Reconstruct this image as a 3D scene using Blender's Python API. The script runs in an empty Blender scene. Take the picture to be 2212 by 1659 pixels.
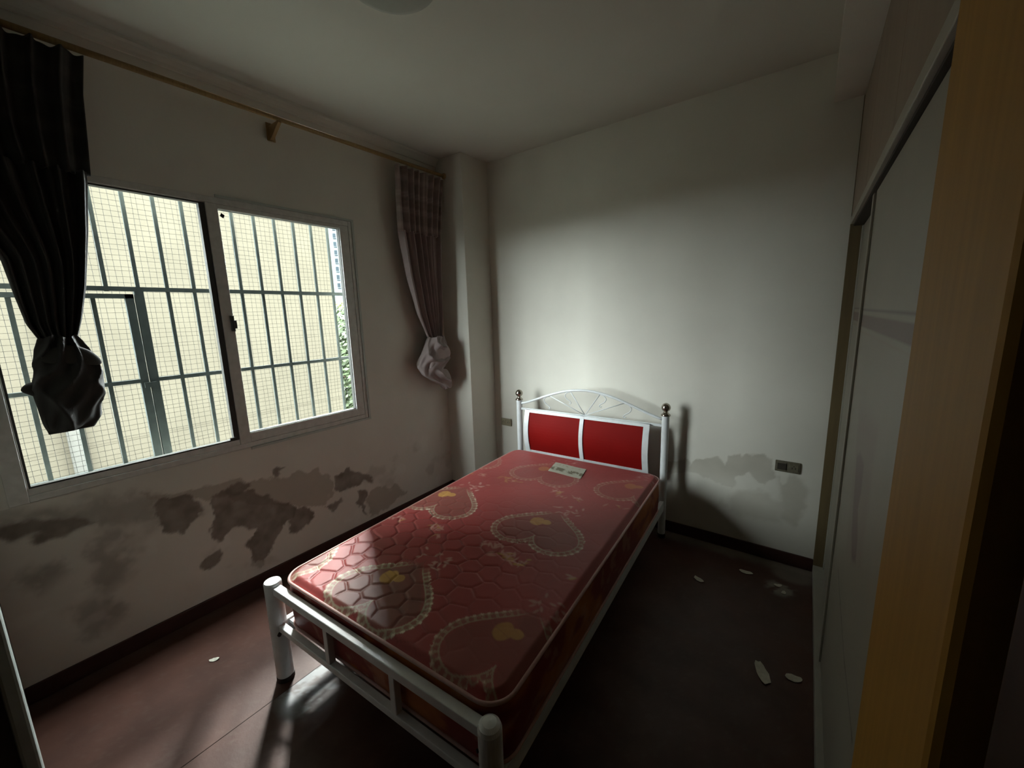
import bpy, bmesh, math, random
import numpy as np
from mathutils import Vector, Matrix

# ------------------------------------------------------------------ camera, world, exposure
SC = bpy.context.scene
COL = SC.collection
cam_d = bpy.data.cameras.new('camera')
cam_d.sensor_fit = 'HORIZONTAL'; cam_d.sensor_width = 36.0
cam_d.lens = 866.2 * 36.0 / 2212.0
cam_d.clip_start = 0.02; cam_d.clip_end = 600
cam = bpy.data.objects.new('camera', cam_d); COL.objects.link(cam)
R_ = Vector((0.80833638, 0.58803387, -0.02843355)); U_ = Vector((-0.07847796, 0.15549363, 0.98471465)); F_ = Vector((-0.5834668, 0.79374926, -0.17183886))
M_ = Matrix((R_, U_, -F_)).transposed().to_4x4()
M_.translation = Vector((2.53416, -2.79273, 1.56555))
cam.matrix_world = M_
SC.camera = cam

SKY = 68.0
wd = bpy.data.worlds.new('overcast_sky'); SC.world = wd; wd.use_nodes = True
bg = wd.node_tree.nodes['Background']
bg.inputs[0].default_value = (0.90, 0.96, 1.0, 1); bg.inputs[1].default_value = SKY

sun_d = bpy.data.lights.new('veiled_sun', 'SUN'); sun_d.energy = 13.5; sun_d.angle = math.radians(8); sun_d.color = (1.0, 0.97, 0.95)
sun = bpy.data.objects.new('veiled_sun', sun_d); COL.objects.link(sun)
sun.rotation_euler = Vector((-0.823, 0.568, 1.07)).to_track_quat('Z', 'Y').to_euler()

SC.view_settings.view_transform = 'Standard'; SC.view_settings.look = 'None'
SC.view_settings.exposure = 0.0; SC.view_settings.gamma = 1.0
SC.view_settings.use_curve_mapping = False
SC.cycles.use_denoising = True
SC.cycles.max_bounces = 12; SC.cycles.diffuse_bounces = 8; SC.cycles.transparent_max_bounces = 16
SC.cycles.sample_clamp_indirect = 0.0
SC.cycles.caustics_refractive = False; SC.cycles.caustics_reflective = False

# sampling portal over the window opening (emits nothing itself; it only guides the sky light)
pl_ = bpy.data.lights.new('window_daylight_portal', 'AREA'); pl_.shape = 'RECTANGLE'; pl_.size = 1.38; pl_.size_y = 1.68
pl_.cycles.is_portal = True
po = bpy.data.objects.new('window_daylight_portal', pl_); COL.objects.link(po)
po.location = (-0.14, -1.95, 1.53); po.rotation_euler = (0, -math.pi / 2, 0)

# ------------------------------------------------------------------ dimensions
H = 2.80            # ceiling
W = 2.673           # wardrobe front plane
YB = -2.86          # near wall
XR = 3.30           # right wall behind the wardrobe
WY0, WY1, WZ0, WZ1 = -2.78, -1.125, 0.855, 2.205   # window opening
YAW = 0.0508; BX, BY = 0.677, -0.1709

# ------------------------------------------------------------------ materials
def mat(name, color, rough=0.6, metal=0.0, spec=0.5, noise=0.0, nscale=20.0, bump=0.0, bscale=200.0, attr=None,
        sheen=0.0, coat=0.0, coat_rough=0.3, stretch=(1, 1, 1)):
    m = bpy.data.materials.new(name); m.use_nodes = True
    nt = m.node_tree; b = nt.nodes['Principled BSDF']
    b.inputs['Base Color'].default_value = (*color, 1)
    b.inputs['Roughness'].default_value = rough; b.inputs['Metallic'].default_value = metal
    b.inputs['Specular IOR Level'].default_value = spec
    if sheen: b.inputs['Sheen Weight'].default_value = sheen
    if coat:
        b.inputs['Coat Weight'].default_value = coat; b.inputs['Coat Roughness'].default_value = coat_rough
    tc = nt.nodes.new('ShaderNodeTexCoord'); mp = nt.nodes.new('ShaderNodeMapping')
    mp.inputs['Scale'].default_value = stretch
    nt.links.new(tc.outputs['Object'], mp.inputs['Vector'])
    src = None
    if attr:
        a = nt.nodes.new('ShaderNodeAttribute'); a.attribute_name = attr; src = a.outputs['Color']
        nt.links.new(src, b.inputs['Base Color'])
    if noise:
        n = nt.nodes.new('ShaderNodeTexNoise'); n.inputs['Scale'].default_value = nscale; n.inputs['Detail'].default_value = 5
        nt.links.new(mp.outputs['Vector'], n.inputs['Vector'])
        mr = nt.nodes.new('ShaderNodeMapRange')
        mr.inputs['From Min'].default_value = 0.3; mr.inputs['From Max'].default_value = 0.7
        mr.inputs['To Min'].default_value = 1 - noise; mr.inputs['To Max'].default_value = 1 + noise * 0.4
        nt.links.new(n.outputs['Fac'], mr.inputs['Value'])
        mx = nt.nodes.new('ShaderNodeVectorMath'); mx.operation = 'SCALE'
        mx.inputs[0].default_value = color
        if src: nt.links.new(src, mx.inputs[0])
        nt.links.new(mr.outputs['Result'], mx.inputs['Scale'])
        nt.links.new(mx.outputs['Vector'], b.inputs['Base Color'])
    if bump:
        n2 = nt.nodes.new('ShaderNodeTexNoise'); n2.inputs['Scale'].default_value = bscale; n2.inputs['Detail'].default_value = 3
        nt.links.new(mp.outputs['Vector'], n2.inputs['Vector'])
        bp = nt.nodes.new('ShaderNodeBump'); bp.inputs['Strength'].default_value = bump; bp.inputs['Distance'].default_value = 0.002
        nt.links.new(n2.outputs['Fac'], bp.inputs['Height']); nt.links.new(bp.outputs['Normal'], b.inputs['Normal'])
    return m

WALLC = (0.66, 0.64, 0.57)
M = dict(
    wall=mat('wall_plaster', WALLC, 0.85, noise=0.05, nscale=3, bump=0.25, bscale=60),
    dimwall=mat('bounce_dimming_wall', (0.08, 0.075, 0.065), 0.85, noise=0.05, nscale=3),  # unseen near walls, darkened so less light bounces back into the room
    ceil=mat('ceiling_paint', (0.60, 0.59, 0.53), 0.9, noise=0.04, nscale=2),
    paint=mat('painted_relief', WALLC, 0.85, attr='Col', noise=0.05, nscale=3, bump=0.25, bscale=60),
    floor=mat('vinyl_floor', (0.14, 0.05, 0.032), 0.45, attr='Col', noise=0.25, nscale=6, bump=0.15, bscale=80, spec=0.28),
    base=mat('dark_red_baseboard', (0.045, 0.014, 0.010), 0.5, noise=0.3, nscale=15),
    alu=mat('grey_aluminium', (0.60, 0.60, 0.56), 0.5, metal=0.0, noise=0.12, nscale=30),
    darkframe=mat('dark_window_seal', (0.035, 0.036, 0.032), 0.6, noise=0.1),
    iron=mat('grey_green_iron', (0.045, 0.055, 0.053), 0.8, spec=0.15, noise=0.25, nscale=25),
    wire=mat('net_wire', (0.007, 0.007, 0.006), 0.8, spec=0.1, noise=0.1),
    white=mat('white_enamel', (0.70, 0.73, 0.74), 0.32, noise=0.10, nscale=18, spec=0.5, bump=0.08, bscale=90),
    red=mat('red_panel', (0.19, 0.005, 0.004), 0.6, spec=0.08, noise=0.12, nscale=4),
    chrome=mat('tarnished_chrome', (0.42, 0.38, 0.32), 0.22, metal=1.0, noise=0.2, nscale=40),
    black=mat('black_rubber', (0.012, 0.011, 0.01), 0.6, noise=0.1),
    satin=mat('quilted_satin', (0.36, 0.06, 0.05), 0.5, attr='Col', sheen=0.06, spec=0.32, bump=0.12, bscale=350),
    piping=mat('piping_cord', (0.50, 0.30, 0.27), 0.5, noise=0.1, nscale=80),
    pipingw=mat('white_edge_welt', (0.5, 0.44, 0.40), 0.5, noise=0.1, nscale=80),
    label=mat('mattress_label', (0.4, 0.4, 0.33), 0.7, attr='Col'),
    curtain=mat('brown_curtain', (0.17, 0.125, 0.11), 0.8, attr='Col', sheen=0.2, bump=0.3, bscale=300, noise=0.12, nscale=12),
    backlitcurtain=mat('backlit_curtain', (0.08, 0.07, 0.062), 0.85, attr='Col', bump=0.3, bscale=300, noise=0.15, nscale=12),
    rod=mat('golden_wood_rod', (0.30, 0.19, 0.07), 0.5, noise=0.2, nscale=20, stretch=(1, 6, 1)),
    yellow=mat('yellow_wood_laminate', (0.36, 0.195, 0.036), 0.6, spec=0.25, noise=0.12, nscale=9, stretch=(6, 6, 0.4)),
    yellow2=mat('ochre_wood_edge', (0.14, 0.10, 0.045), 0.6, noise=0.15, nscale=9, stretch=(6, 6, 0.4)),
    cream=mat('cream_cabinet', (0.33, 0.32, 0.27), 0.45, attr='Col', noise=0.05, nscale=5),
    creamp=mat('pinkish_cabinet_door', (0.27, 0.21, 0.155), 0.5, noise=0.12, nscale=6, stretch=(3, 3, 0.5)),
    frame=mat('pale_door_frame', (0.36, 0.35, 0.30), 0.4, noise=0.05),
    dark=mat('dark_cabinet_inside', (0.035, 0.028, 0.018), 0.8, noise=0.1),
    jambshade=mat('dark_jamb_shade_board', (0.03, 0.02, 0.013), 0.5, noise=0.3, nscale=8, stretch=(5, 5, 0.4)),
    casing=mat('grey_green_casing', (0.46, 0.50, 0.46), 0.35, noise=0.08),
    outlet=mat('old_ivory_plate', (0.23, 0.20, 0.13), 0.45, noise=0.1, nscale=60),
    outletd=mat('grimy_plate', (0.13, 0.115, 0.08), 0.5, noise=0.2, nscale=60),
    lamp=mat('frosted_lamp_shade', (0.42, 0.44, 0.40), 0.35, noise=0.05),
    chip=mat('paint_flake', (0.62, 0.60, 0.50), 0.8, noise=0.15, nscale=60),
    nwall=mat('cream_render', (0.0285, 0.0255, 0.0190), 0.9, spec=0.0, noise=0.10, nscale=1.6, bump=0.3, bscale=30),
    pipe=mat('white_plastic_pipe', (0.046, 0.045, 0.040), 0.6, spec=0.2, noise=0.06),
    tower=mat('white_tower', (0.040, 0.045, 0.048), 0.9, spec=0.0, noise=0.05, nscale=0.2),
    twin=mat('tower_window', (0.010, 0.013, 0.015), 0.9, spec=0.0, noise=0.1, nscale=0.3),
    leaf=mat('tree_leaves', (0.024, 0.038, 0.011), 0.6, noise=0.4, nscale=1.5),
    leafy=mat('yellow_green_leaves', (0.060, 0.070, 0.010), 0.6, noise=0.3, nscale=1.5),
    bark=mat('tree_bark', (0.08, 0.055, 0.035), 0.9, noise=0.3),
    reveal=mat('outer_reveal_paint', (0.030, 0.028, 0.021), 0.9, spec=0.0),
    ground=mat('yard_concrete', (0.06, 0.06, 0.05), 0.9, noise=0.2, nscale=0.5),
    outer=mat('outer_render', (0.40, 0.38, 0.33), 0.9, noise=0.1),
)
def glass():
    m = bpy.data.materials.new('window_glass'); m.use_nodes = True; nt = m.node_tree
    for n in list(nt.nodes): nt.nodes.remove(n)
    o = nt.nodes.new('ShaderNodeOutputMaterial'); t = nt.nodes.new('ShaderNodeBsdfTransparent'); g = nt.nodes.new('ShaderNodeBsdfGlossy')
    t.inputs[0].default_value = (0.93, 0.95, 0.93, 1); g.inputs['Roughness'].default_value = 0.03
    f = nt.nodes.new('ShaderNodeFresnel'); f.inputs[0].default_value = 1.25
    mx = nt.nodes.new('ShaderNodeMixShader')
    ge = nt.nodes.new('ShaderNodeNewGeometry'); ml = nt.nodes.new('ShaderNodeMath'); ml.operation = 'MULTIPLY'; iv = nt.nodes.new('ShaderNodeMath'); iv.operation = 'SUBTRACT'
    iv.inputs[0].default_value = 1.0; nt.links.new(ge.outputs['Backfacing'], iv.inputs[1])   # front face only: no false total reflection inside the thin pane
    nt.links.new(f.outputs[0], ml.inputs[0]); nt.links.new(iv.outputs[0], ml.inputs[1])
    nt.links.new(ml.outputs[0], mx.inputs[0]); nt.links.new(t.outputs[0], mx.inputs[1]); nt.links.new(g.outputs[0], mx.inputs[2])
    nt.links.new(mx.outputs[0], o.inputs[0]); return m
M['glass'] = glass()

# ------------------------------------------------------------------ mesh helpers
def link(o, parent=None):
    COL.objects.link(o)
    if parent is not None: o.parent = parent
    return o
def tag(o, label=None, cat=None, group=None, kind=None):
    if label: o['label'] = label
    if cat: o['category'] = cat
    if group: o['group'] = group
    if kind: o['kind'] = kind
    return o
def empty(name, loc=(0, 0, 0), rz=0.0, **k):
    o = bpy.data.objects.new(name, None); o.location = loc; o.rotation_euler = (0, 0, rz); o.empty_display_size = 0.1
    COL.objects.link(o); return tag(o, **k)
def obj(name, bm, m, parent=None, smooth=False, bevel=0.0, kind=None, label=None):
    me = bpy.data.meshes.new(name)
    bmesh.ops.recalc_face_normals(bm, faces=bm.faces[:])
    bm.to_mesh(me); bm.free()
    me.materials.append(M[m] if isinstance(m, str) else m)
    if smooth: me.polygons.foreach_set('use_smooth', [True] * len(me.polygons))
    o = bpy.data.objects.new(name, me); link(o, parent)
    if bevel:
        b = o.modifiers.new('bevel', 'BEVEL'); b.width = bevel; b.segments = 2; b.limit_method = 'ANGLE'
    if kind: o['kind'] = kind
    if label: o['label'] = label
    return o
def box(bm, a, b):
    x0, y0, z0 = [min(p, q) for p, q in zip(a, b)]; x1, y1, z1 = [max(p, q) for p, q in zip(a, b)]
    v = [bm.verts.new(p) for p in ((x0, y0, z0), (x1, y0, z0), (x1, y1, z0), (x0, y1, z0), (x0, y0, z1), (x1, y0, z1), (x1, y1, z1), (x0, y1, z1))]
    for f in ((0, 3, 2, 1), (4, 5, 6, 7), (0, 1, 5, 4), (1, 2, 6, 5), (2, 3, 7, 6), (3, 0, 4, 7)):
        bm.faces.new([v[i] for i in f])
    return bm
def boxes(*pairs):
    bm = bmesh.new()
    for a, b in pairs: box(bm, a, b)
    return bm
def tube(bm, pts, r, n=10, caps=True, closed=False):
    pts = [Vector(p) for p in pts]; rings = []
    rr = r if isinstance(r, (list, tuple)) else [r] * len(pts)
    prev = None
    for i, p in enumerate(pts):
        if closed: d = pts[(i + 1) % len(pts)] - pts[i - 1]
        else: d = pts[min(i + 1, len(pts) - 1)] - pts[max(i - 1, 0)]
        d.normalize()
        a = Vector((0, 0, 1)) if abs(d.z) < 0.9 else Vector((1, 0, 0))
        if prev is not None: a = prev
        u = (a - d * a.dot(d)).normalized(); w = d.cross(u); prev = u
        rings.append([bm.verts.new(p + (u * math.cos(t) + w * math.sin(t)) * rr[i]) for t in [2 * math.pi * k / n for k in range(n)]])
    m_ = len(rings)
    for i in range(m_ if closed else m_ - 1):
        A, B = rings[i], rings[(i + 1) % m_]
        for k in range(n): bm.faces.new((A[k], A[(k + 1) % n], B[(k + 1) % n], B[k]))
    if caps and not closed:
        bm.faces.new(rings[0][::-1]); bm.faces.new(rings[-1])
    return bm
def lathe(bm, c, prof, n=24):
    cx, cy, cz = c; rings = []
    for r, z in prof:
        rings.append([bm.verts.new((cx + r * math.cos(2 * math.pi * k / n), cy + r * math.sin(2 * math.pi * k / n), cz + z)) for k in range(n)])
    for A, B in zip(rings, rings[1:]):
        for k in range(n): bm.faces.new((A[k], A[(k + 1) % n], B[(k + 1) % n], B[k]))
    if prof[0][0] > 1e-4: bm.faces.new(rings[0][::-1])
    if prof[-1][0] > 1e-4: bm.faces.new(rings[-1])
    return bm
def grid_obj(name, P, nu, nv, col, m, parent=None, smooth=True, solid=0.0, label=None, kind=None):
    """P: (nu*nv,3) points ordered v-major; col: (nu*nv,3) linear colours"""
    i = np.arange((nv - 1) * (nu - 1)); r = i // (nu - 1); c = i % (nu - 1)
    a = r * nu + c
    F = np.stack([a, a + 1, a + nu + 1, a + nu], 1)
    me = bpy.data.meshes.new(name)
    me.vertices.add(len(P)); me.vertices.foreach_set('co', P.astype(np.float32).ravel())
    me.loops.add(F.size); me.loops.foreach_set('vertex_index', F.astype(np.int32).ravel())
    me.polygons.add(len(F)); me.polygons.foreach_set('loop_start', (np.arange(len(F)) * 4).astype(np.int32))
    me.update(calc_edges=True); me.validate()
    me.polygons.foreach_set('use_smooth', [smooth] * len(me.polygons))
    if col is not None:
        at = me.color_attributes.new('Col', 'FLOAT_COLOR', 'POINT')
        at.data.foreach_set('color', np.concatenate([np.clip(col, 0, 1), np.ones((len(P), 1))], 1).astype(np.float32).ravel())
    me.materials.append(M[m])
    o = bpy.data.objects.new(name, me); link(o, parent)
    if solid:
        s = o.modifiers.new('thick', 'SOLIDIFY'); s.thickness = solid; s.offset = 0
    if label: o['label'] = label
    if kind: o['kind'] = kind
    return o
# numpy noise
def hsh(ix, iy, s):
    n = (ix.astype(np.int64) * 374761393 + iy.astype(np.int64) * 668265263 + s * 1442695041) & 0xffffffff
    n = ((n ^ (n >> 13)) * 1274126177) & 0xffffffff
    return ((n ^ (n >> 16)) & 0xffff) / 65535.0
def vn(x, y, s=0):
    ix, iy = np.floor(x), np.floor(y); fx, fy = x - ix, y - iy
    fx = fx * fx * (3 - 2 * fx); fy = fy * fy * (3 - 2 * fy)
    a = hsh(ix, iy, s); b = hsh(ix + 1, iy, s); c = hsh(ix, iy + 1, s); d = hsh(ix + 1, iy + 1, s)
    return (a * (1 - fx) + b * fx) * (1 - fy) + (c * (1 - fx) + d * fx) * fy
def fbm(x, y, s=0, o=4):
    t = 0; a = 0.5; f = 1.0
    for k in range(o):
        t = t + a * vn(x * f, y * f, s + k * 17); a *= 0.5; f *= 2.03
    return t / (1 - 0.5 ** o)
def sst(a, b, x):
    t = np.clip((x - a) / (b - a), 0, 1); return t * t * (3 - 2 * t)
def poly_sd(px, py, poly):
    """signed distance, negative inside"""
    d = np.full(px.shape, 1e9); inside = np.zeros(px.shape, bool); n = len(poly)
    for i in range(n):
        x0, y0 = poly[i]; x1, y1 = poly[(i + 1) % n]
        ex, ey = x1 - x0, y1 - y0; L = ex * ex + ey * ey + 1e-12
        t = np.clip(((px - x0) * ex + (py - y0) * ey) / L, 0, 1)
        d = np.minimum(d, np.hypot(px - x0 - t * ex, py - y0 - t * ey))
        c = ((y0 > py) != (y1 > py)) & (px < (x1 - x0) * (py - y0) / ((y1 - y0) + 1e-12) + x0)
        inside ^= c
    return np.where(inside, -d, d)
def mixc(base, c, f):
    return base * (1 - f[:, None]) + np.array(c)[None, :] * f[:, None]

# ================================================================== THE SETTING
def structure(name, bm, m, **k):
    o = obj(name, bm, m, **k); o['kind'] = 'structure'; return o

# --- floor: two wide vinyl strips on a slab
floor = structure('floor', boxes(((-0.15, YB - 0.9, -0.12), (XR + 0.15, 0.15, -0.004))), 'dark')
def floor_strip(x0, x1, pale):
    nu = int((x1 - x0) / 0.012) + 1; y0, y1 = YB - 0.6, 0.0; nv = int((y1 - y0) / 0.012) + 1
    X, Y = np.meshgrid(np.linspace(x0, x1, nu), np.linspace(y0, y1, nv)); x, y = X.ravel(), Y.ravel()
    c = np.tile(np.array((0.074, 0.031, 0.021)), (len(x), 1))
    g = fbm(x * 3, y * 1.2, 5); c *= (0.8 + 0.45 * g)[:, None]
    if pale:
        c = mixc(c, (0.15, 0.11, 0.10), 0.22 * sst(0.35, 0.8, fbm(x * 5, y * 5, 9)))
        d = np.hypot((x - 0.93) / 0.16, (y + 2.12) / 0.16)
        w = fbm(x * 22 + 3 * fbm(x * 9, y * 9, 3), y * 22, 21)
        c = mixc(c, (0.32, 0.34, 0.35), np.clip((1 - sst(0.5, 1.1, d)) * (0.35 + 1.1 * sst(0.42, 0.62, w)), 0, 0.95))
    # plaster dust along the far skirting and under the peeling wall
    dust = sst(-0.13, -0.02, y + 0.05 * fbm(x * 12, y * 12, 4)) * sst(1.6, 1.9, x) * 0.55
    d2 = np.hypot((x - 2.53) / 0.085, (y + 0.29) / 0.085)
    dust = np.maximum(dust, (1 - sst(0.5, 1.1, d2)) * sst(0.4, 0.62, fbm(x * 35, y * 35, 8)) * 0.7)
    d3 = np.hypot((x - 2.58) / 0.12, (y + 0.12) / 0.09)
    dust = np.maximum(dust, (1 - sst(0.6, 1.1, d3)) * 0.45)
    dust = np.maximum(dust, 0.10 * sst(0.0, 0.10, 0.12 - x) + 0.04 * sst(0.62, 0.75, fbm(x * 60, y * 60, 44)))
    c = mixc(c, (0.30, 0.29, 0.24), dust)
    P = np.stack([x, y, np.zeros_like(x)], 1)
    return grid_obj('floor_strip', P, nu, nv, c, 'floor', floor, smooth=False)
floor_strip(0.0, 0.846, False); floor_strip(0.849, XR, True)

# --- ceiling
structure('ceiling', boxes(((-0.15, YB - 0.9, H), (XR + 0.15, 0.15, H + 0.12))), 'ceil')
structure('trim_1', boxes(((W - 0.118, YB, 2.573), (XR, 0, H))), 'wall')        # beam over the wardrobe
bm = bmesh.new()                                                          # shallow cove between wall and ceiling
prof = [(0, -0.05), (0.012, -0.05), (0.016, -0.036), (0.03, -0.018), (0.045, -0.012), (0.05, 0), (0, 0)]
vs = [[bm.verts.new((px, y, H + pz)) for px, pz in prof] for y in (YB, -0.315)]
for k in range(len(prof)): bm.faces.new((vs[0][k], vs[0][(k + 1) % len(prof)], vs[1][(k + 1) % len(prof)], vs[1][k]))
bm.faces.new(vs[0]); bm.faces.new(vs[1][::-1])
structure('trim_2', bm, 'wall')

# --- window wall (left), with damp peeling plaster under the window
wl = structure('wall_left', boxes(
    ((-0.15, YB - 0.9, -0.1), (0, 0.15, WZ0)), ((-0.15, YB - 0.9, WZ1), (0, 0.15, H)),
    ((-0.15, YB - 0.9, WZ0), (0, WY0, WZ1)), ((-0.15, WY1, WZ0), (0, 0.15, WZ1))), 'wall')
DARK_L = [[(-2.813, 0.789), (-2.753, 0.779), (-2.659, 0.753), (-2.578, 0.736), (-2.572, 0.694), (-2.61, 0.684), (-2.696, 0.697), (-2.773, 0.718), (-2.818, 0.758)], [(-2.335, 0.711), (-2.273, 0.707), (-2.218, 0.686), (-2.193, 0.62), (-2.183, 0.57), (-2.197, 0.531), (-2.252, 0.501), (-2.32, 0.539), (-2.344, 0.588), (-2.349, 0.665)], [(-2.149, 0.624), (-2.084, 0.632), (-2.001, 0.61), (-1.912, 0.582), (-1.853, 0.539), (-1.815, 0.485), (-1.725, 0.448), (-1.708, 0.387), (-1.726, 0.341), (-1.798, 0.335), (-1.83, 0.27), (-1.86, 0.206), (-1.922, 0.161), (-1.982, 0.194), (-2.001, 0.292), (-1.944, 0.327), (-1.93, 0.358), (-1.976, 0.405), (-2.037, 0.409), (-2.079, 0.381), (-2.119, 0.371), (-2.145, 0.414), (-2.131, 0.489), (-2.138, 0.573)], [(-1.72, 0.392), (-1.645, 0.388), (-1.602, 0.313), (-1.622, 0.253), (-1.689, 0.235), (-1.748, 0.257), (-1.77, 0.322), (-1.737, 0.347)], [(-1.42, 0.51), (-1.353, 0.516), (-1.266, 0.463), (-1.157, 0.409), (-1.145, 0.366), (-1.291, 0.382), (-1.397, 0.386), (-1.436, 0.43)], [(-1.273, 0.322), (-1.2, 0.324), (-1.187, 0.288), (-1.258, 0.239), (-1.204, 0.122), (-1.264, 0.18), (-1.287, 0.267)], [(-2.219, 0.301), (-2.179, 0.332), (-2.115, 0.327), (-2.108, 0.275), (-2.146, 0.236), (-2.199, 0.248)], [(-2.066, 0.625), (-2.015, 0.652), (-1.904, 0.646), (-1.919, 0.615), (-2.002, 0.599), (-2.062, 0.588)], [(-1.505, 0.328), (-1.404, 0.33), (-1.392, 0.295), (-1.453, 0.277)], [(-1.807, 0.642), (-1.785, 0.678), (-1.741, 0.666), (-1.786, 0.628)]]
SOFT_L = [[(-2.571, 0.616), (-2.533, 0.607), (-2.477, 0.528), (-2.459, 0.456), (-2.49, 0.39), (-2.555, 0.367), (-2.6, 0.374), (-2.609, 0.44), (-2.577, 0.482), (-2.586, 0.556)], [(-2.681, 0.328), (-2.63, 0.343), (-2.562, 0.319), (-2.545, 0.246), (-2.596, 0.176), (-2.653, 0.186), (-2.686, 0.252)], [(-2.786, 0.565), (-2.712, 0.549), (-2.714, 0.503), (-2.757, 0.473), (-2.795, 0.506)], [(-2.805, 0.837), (-2.651, 0.805), (-2.494, 0.786), (-2.332, 0.731), (-2.351, 0.592), (-2.551, 0.665), (-2.569, 0.712), (-2.814, 0.781)]]
MID_L = [[(-2.388, 0.754), (-2.254, 0.727), (-2.084, 0.701), (-1.992, 0.678), (-1.786, 0.628), (-1.667, 0.625), (-1.555, 0.6), (-1.47, 0.514), (-1.439, 0.402), (-1.518, 0.334), (-1.693, 0.408), (-2.149, 0.624), (-2.335, 0.711)], [(-1.223, 0.256), (-1.116, 0.308), (-0.976, 0.27), (-0.829, 0.163), (-1.028, 0.11), (-1.171, 0.107)], [(-2.001, 0.292), (-1.912, 0.155), (-1.928, 0.112), (-1.973, 0.188)]]
st = 0.008
nu = int((-0.315 - YB) / st) + 1; nv = int((0.853 - 0.0) / st) + 1
A, B = np.meshgrid(np.linspace(YB, -0.315, nu), np.linspace(0.0, 0.853, nv)); y, z = A.ravel(), B.ravel()
wob = 0.085 * (fbm(y * 13, z * 13, 3, 6) - 0.5) + 0.012 * (vn(y * 70, z * 70, 4) - 0.5); wob2 = 0.085 * (fbm(y * 15 + 9, z * 15, 17, 6) - 0.5)
c = np.tile(np.array(WALLC), (len(y), 1)); dep = np.zeros(len(y))
c = mixc(c, (0.66, 0.60, 0.54), 0.5 * sst(0.85, 0.45, z))  # pinker towards the floor: floor bounce light painted into the colour
for p in SOFT_L:
    f = sst(0.05, -0.03, poly_sd(y + wob * 2, z + wob, p)); c = mixc(c, (0.20, 0.175, 0.145), 0.62 * f * (0.7 + 0.5 * fbm(y * 9, z * 9, 2)))
for p in MID_L:
    f = sst(0.006, -0.004, poly_sd(y + wob, z + wob2, p)); c = mixc(c, (0.36, 0.31, 0.25), 0.72 * f); dep = np.maximum(dep, f * 0.5)
for i, p in enumerate(DARK_L):
    sd = poly_sd(y + wob, z + wob2, p)
    f = sst(0.008 if i else 0.02, -0.004, sd)
    c = mixc(c, (0.16, 0.13, 0.105), 0.88 * f * (0.72 + 0.45 * fbm(y * 18, z * 18, 31))); dep = np.maximum(dep, f)
c = mixc(c, (0.30, 0.26, 0.21), 0.30 * sst(0.60, 0.78, fbm(y * 7, z * 7, 77)) * sst(0.7, 0.45, z))
c = mixc(c, (0.75, 0.72, 0.66), 0.35 * sst(0.62, 0.74, fbm(y * 8, z * 8, 12)) * sst(0.7, 0.5, z) * (1 - dep))
P = np.stack([0.0026 - 0.0018 * dep + 0.0008 * fbm(y * 5, z * 5, 1), y, z], 1)
grid_obj('damp_plaster', P, nu, nv, c, 'paint', wl, label='grey-brown damp plaster peeling in dark patches')

# --- far wall
wf = structure('wall_far', boxes(((-0.15, 0, -0.1), (XR + 0.15, 0.15, H))), 'wall')
structure('wall_corner_pillar', boxes(((0, -0.315, 0), (0.287, 0, H))), 'wall', bevel=0.004)
FAR = [[(1.8, 0.514), (1.938, 0.557), (1.968, 0.51), (1.985, 0.566), (2.131, 0.61), (2.165, 0.558), (2.203, 0.638), (2.274, 0.651), (2.281, 0.625), (2.308, 0.658), (2.397, 0.668), (2.432, 0.627), (2.449, 0.549), (2.41, 0.472), (2.363, 0.502), (2.316, 0.534), (2.249, 0.476), (2.229, 0.413), (2.141, 0.436), (2.036, 0.472), (1.942, 0.482), (1.803, 0.42)], [(2.459, 0.552), (2.552, 0.579), (2.594, 0.556), (2.617, 0.402), (2.577, 0.254), (2.511, 0.29), (2.482, 0.393)], [(2.201, 0.258), (2.213, 0.358), (2.265, 0.408), (2.368, 0.433), (2.482, 0.393), (2.513, 0.262), (2.357, 0.244)], [(2.11, 0.294), (2.172, 0.318), (2.187, 0.284), (2.137, 0.263)]]
nu = int((W + 0.0 - 1.5) / st) + 1; nv = int(0.78 / st) + 1
A, B = np.meshgrid(np.linspace(1.5, W, nu), np.linspace(0.0, 0.78, nv)); x, z = A.ravel(), B.ravel()
wob = 0.07 * (fbm(x * 14, z * 14, 3, 6) - 0.5); wob2 = 0.05 * (fbm(x * 22 + 5, z * 22, 7, 6) - 0.5)
c = np.tile(np.array(WALLC), (len(x), 1))
c = mixc(c, (0.45, 0.42, 0.35), 0.35 * sst(0.62, 0.1, z + wob * 4) * sst(1.7, 1.9, x))
for i, p in enumerate(FAR):
    sd = poly_sd(x + wob, z + wob2, p); f = sst(0.006, -0.004, sd) if i == 0 else sst(0.02, -0.02, sd)
    if i == 0: f = f * (0.45 + 0.55 * sst(0.42, 0.58, z))
    c = mixc(c, (0.34, 0.31, 0.245), (0.62, 0.5, 0.4, 0.4)[i] * f * (0.75 + 0.5 * fbm(x * 10, z * 10, 8)))
sd = poly_sd(x, z, [(2.475, 0.585), (2.515, 0.585), (2.51, 0.52), (2.49, 0.50), (2.478, 0.52)])
c = mixc(c, (0.70, 0.68, 0.60), 0.7 * sst(0.004, -0.003, sd))
P = np.stack([x, -0.0022 - 0.0008 * fbm(x * 5, z * 5, 1), z], 1)
grid_obj('damp_plaster', P, nu, nv, c, 'paint', wf, label='grey damp stain with a ragged upper edge')

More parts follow.
